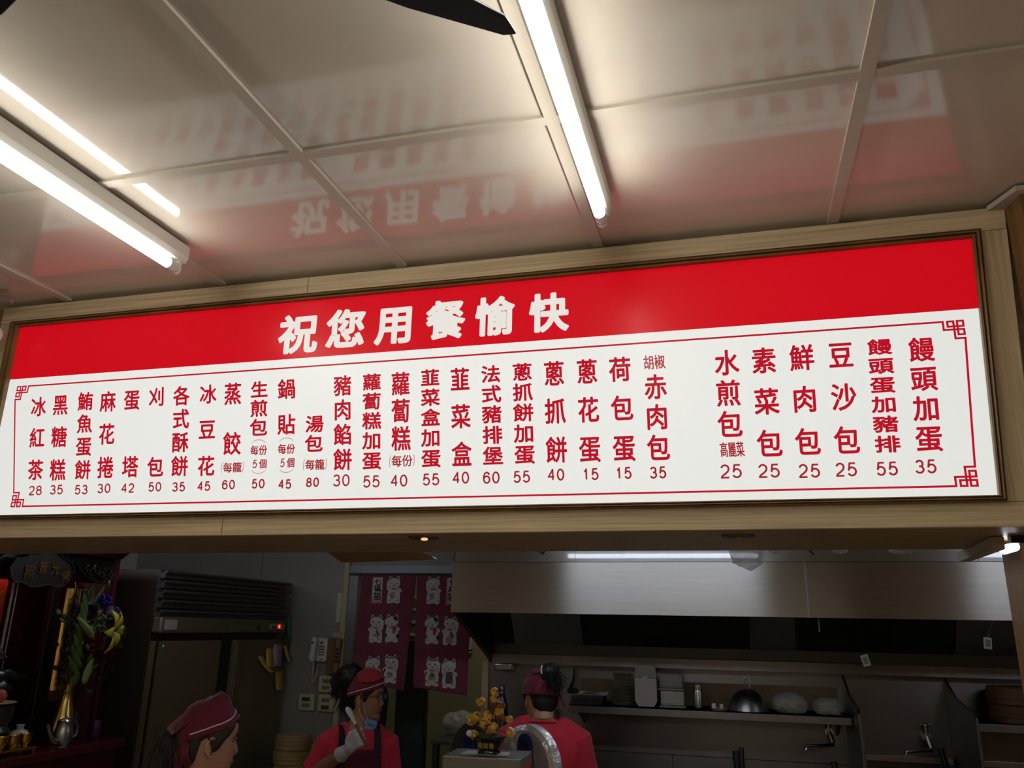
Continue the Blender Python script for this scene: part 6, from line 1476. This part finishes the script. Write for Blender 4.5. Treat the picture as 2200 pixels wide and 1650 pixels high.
# gloved hand round a wrapped spatula
W = Vector(armR[1]); El = Vector(armR[0]); ad = (W - El).normalized()
gl2 = MB()
gl2.tube([W - ad * .055, W - ad * .03, W], [.038, .034, .029], 16)
tool_a = (-1.753, 3.8, 1.184); tool_b = (-1.855, 3.84, 1.299)
TD = (Vector(tool_b) - Vector(tool_a)).normalized()
hd_ = Vector((.72, -.30, .62)).normalized()
hand(gl2, W, hd_, TD.cross(hd_), 1, 1.25, 1.0, grip=True)
obj('glove', remesh(gl2, .0035, 1, .4), glove_m, t2, smooth=180)
t = thing('spatula', 'white wrapped spatula held up in the gloved hand', 'spatula', tool_a)
A, B = Vector(tool_a), Vector(tool_b)
obj('handle', MB().tube([A - TD * .05, A, A.lerp(B, .45)], [.008, .008, .007], 10), mat('spatula_brown', (0.20, 0.09, 0.04), 0.5), t)
bl = MB().tube([A.lerp(B, .40), A.lerp(B, .65), A.lerp(B, .85), B, B + TD * .012], [.006, .012, .018, .020, .010], 14, flat=.5)
obj('wrapped_blade', bl, mat('wrap_white', (0.78, 0.74, 0.68), 0.35, bump=0.6, bscale=60), t)

# --- third woman: back view at the stove
h3 = Head((-.915, 3.93, 1.368), math.radians(122), nod=0.42, roll=0.06)
n3 = Vector((-.893, 3.885, 1.290))
y3 = math.radians(97); R3 = Vector((math.sin(y3), -math.cos(y3), 0)); F3 = Vector((math.cos(y3), math.sin(y3), 0))
def fwd(N, R, F, sd):
    S0 = N + R * sd * .15 + Vector((0, 0, -.085)); e = S0 + R * sd * .07 + F * .03 + Vector((0, 0, -.26)); return (e, e + F * .22 - R * sd * .05 + Vector((0, 0, .0)), F - R * sd * .2, Vector((0, 0, -1)), .5)
t3, k3_ = person('woman in red shirt seen from behind, maroon cap with a dark bun, at the stove', h3, n3, y3, {sd: fwd(n3, R3, F3, sd) for sd in (-1, 1)}, skin, pelvis_z=.70, sw=.175)
face_bits(t3, h3, skin)
obj('hair', scalp(h3, hair_m, .070, back=-.085), hair_m, t3, solid=.003)
c3 = obj('cap', h3.cap(lambda th: capz(.062, -.012)(th), lambda th, v: .017 + .006 * math.sin(2 * th + 1) * (1 - v), lambda th, v, p: (0, 0, .012 * v * v), nv=18), cap_m_, t3, solid=.003)
flp = MB()
for a, b, c_, d_ in (((.050, -.085, .045), (.078, -.045, .055), (.098, -.060, -.050), (.080, -.090, -.060)), ((-.05, -.05, .13), (.04, -.04, .14), (.02, -.10, .10), (-.06, -.10, .09))):
    q = [h3.w(p) for p in (a, b, c_, d_)]; nn = (q[1] - q[0]).cross(q[3] - q[0]).normalized() * .004
    flp.hexa([p - nn for p in q] + [p + nn for p in q])
obj('flap', flp, cap_m_, c3, bevel=.004)
b3 = crumple(h3.w((.015, -.105, .085)), (.050, .046, .052), 15, .2, 24, 16, 16)
strands(b3, h3.w((.02, -.130, .075)), h3.M @ Vector((.1, -.5, -1)), 260, .075, .45, .25, .0010, 18, .032, .04)
strands(b3, h3.w((.05, -.070, -.060)), h3.M @ Vector((.25, -.1, -1)), 24, .055, .2, .1, .0009, 19, .008, .03)
bo = obj('bun', b3, hair_m, t3, smooth=180)
obj('hair_tie', MB().tube([h3.w((-.022 + .012 * math.cos(a), -.118 + .012 * math.cos(a), .085 + .034 * math.sin(a))) for a in [PI * .55 + i * .12 for i in range(15)]], .004, 8), pipe_w, bo)
N, F, R, Z = (k3_[q] for q in 'N F R Z'.split())
obj('necklace', MB().tube([N + R * (.060 * math.cos(a)) + F * (.058 * math.sin(a)) + Z * (.020 + .010 * math.sin(a)) for a in [2 * PI * i / 30 for i in range(31)]], .0012, 6, caps=False), mat('cord_dark', (0.03, 0.02, 0.02), 0.6), t3)
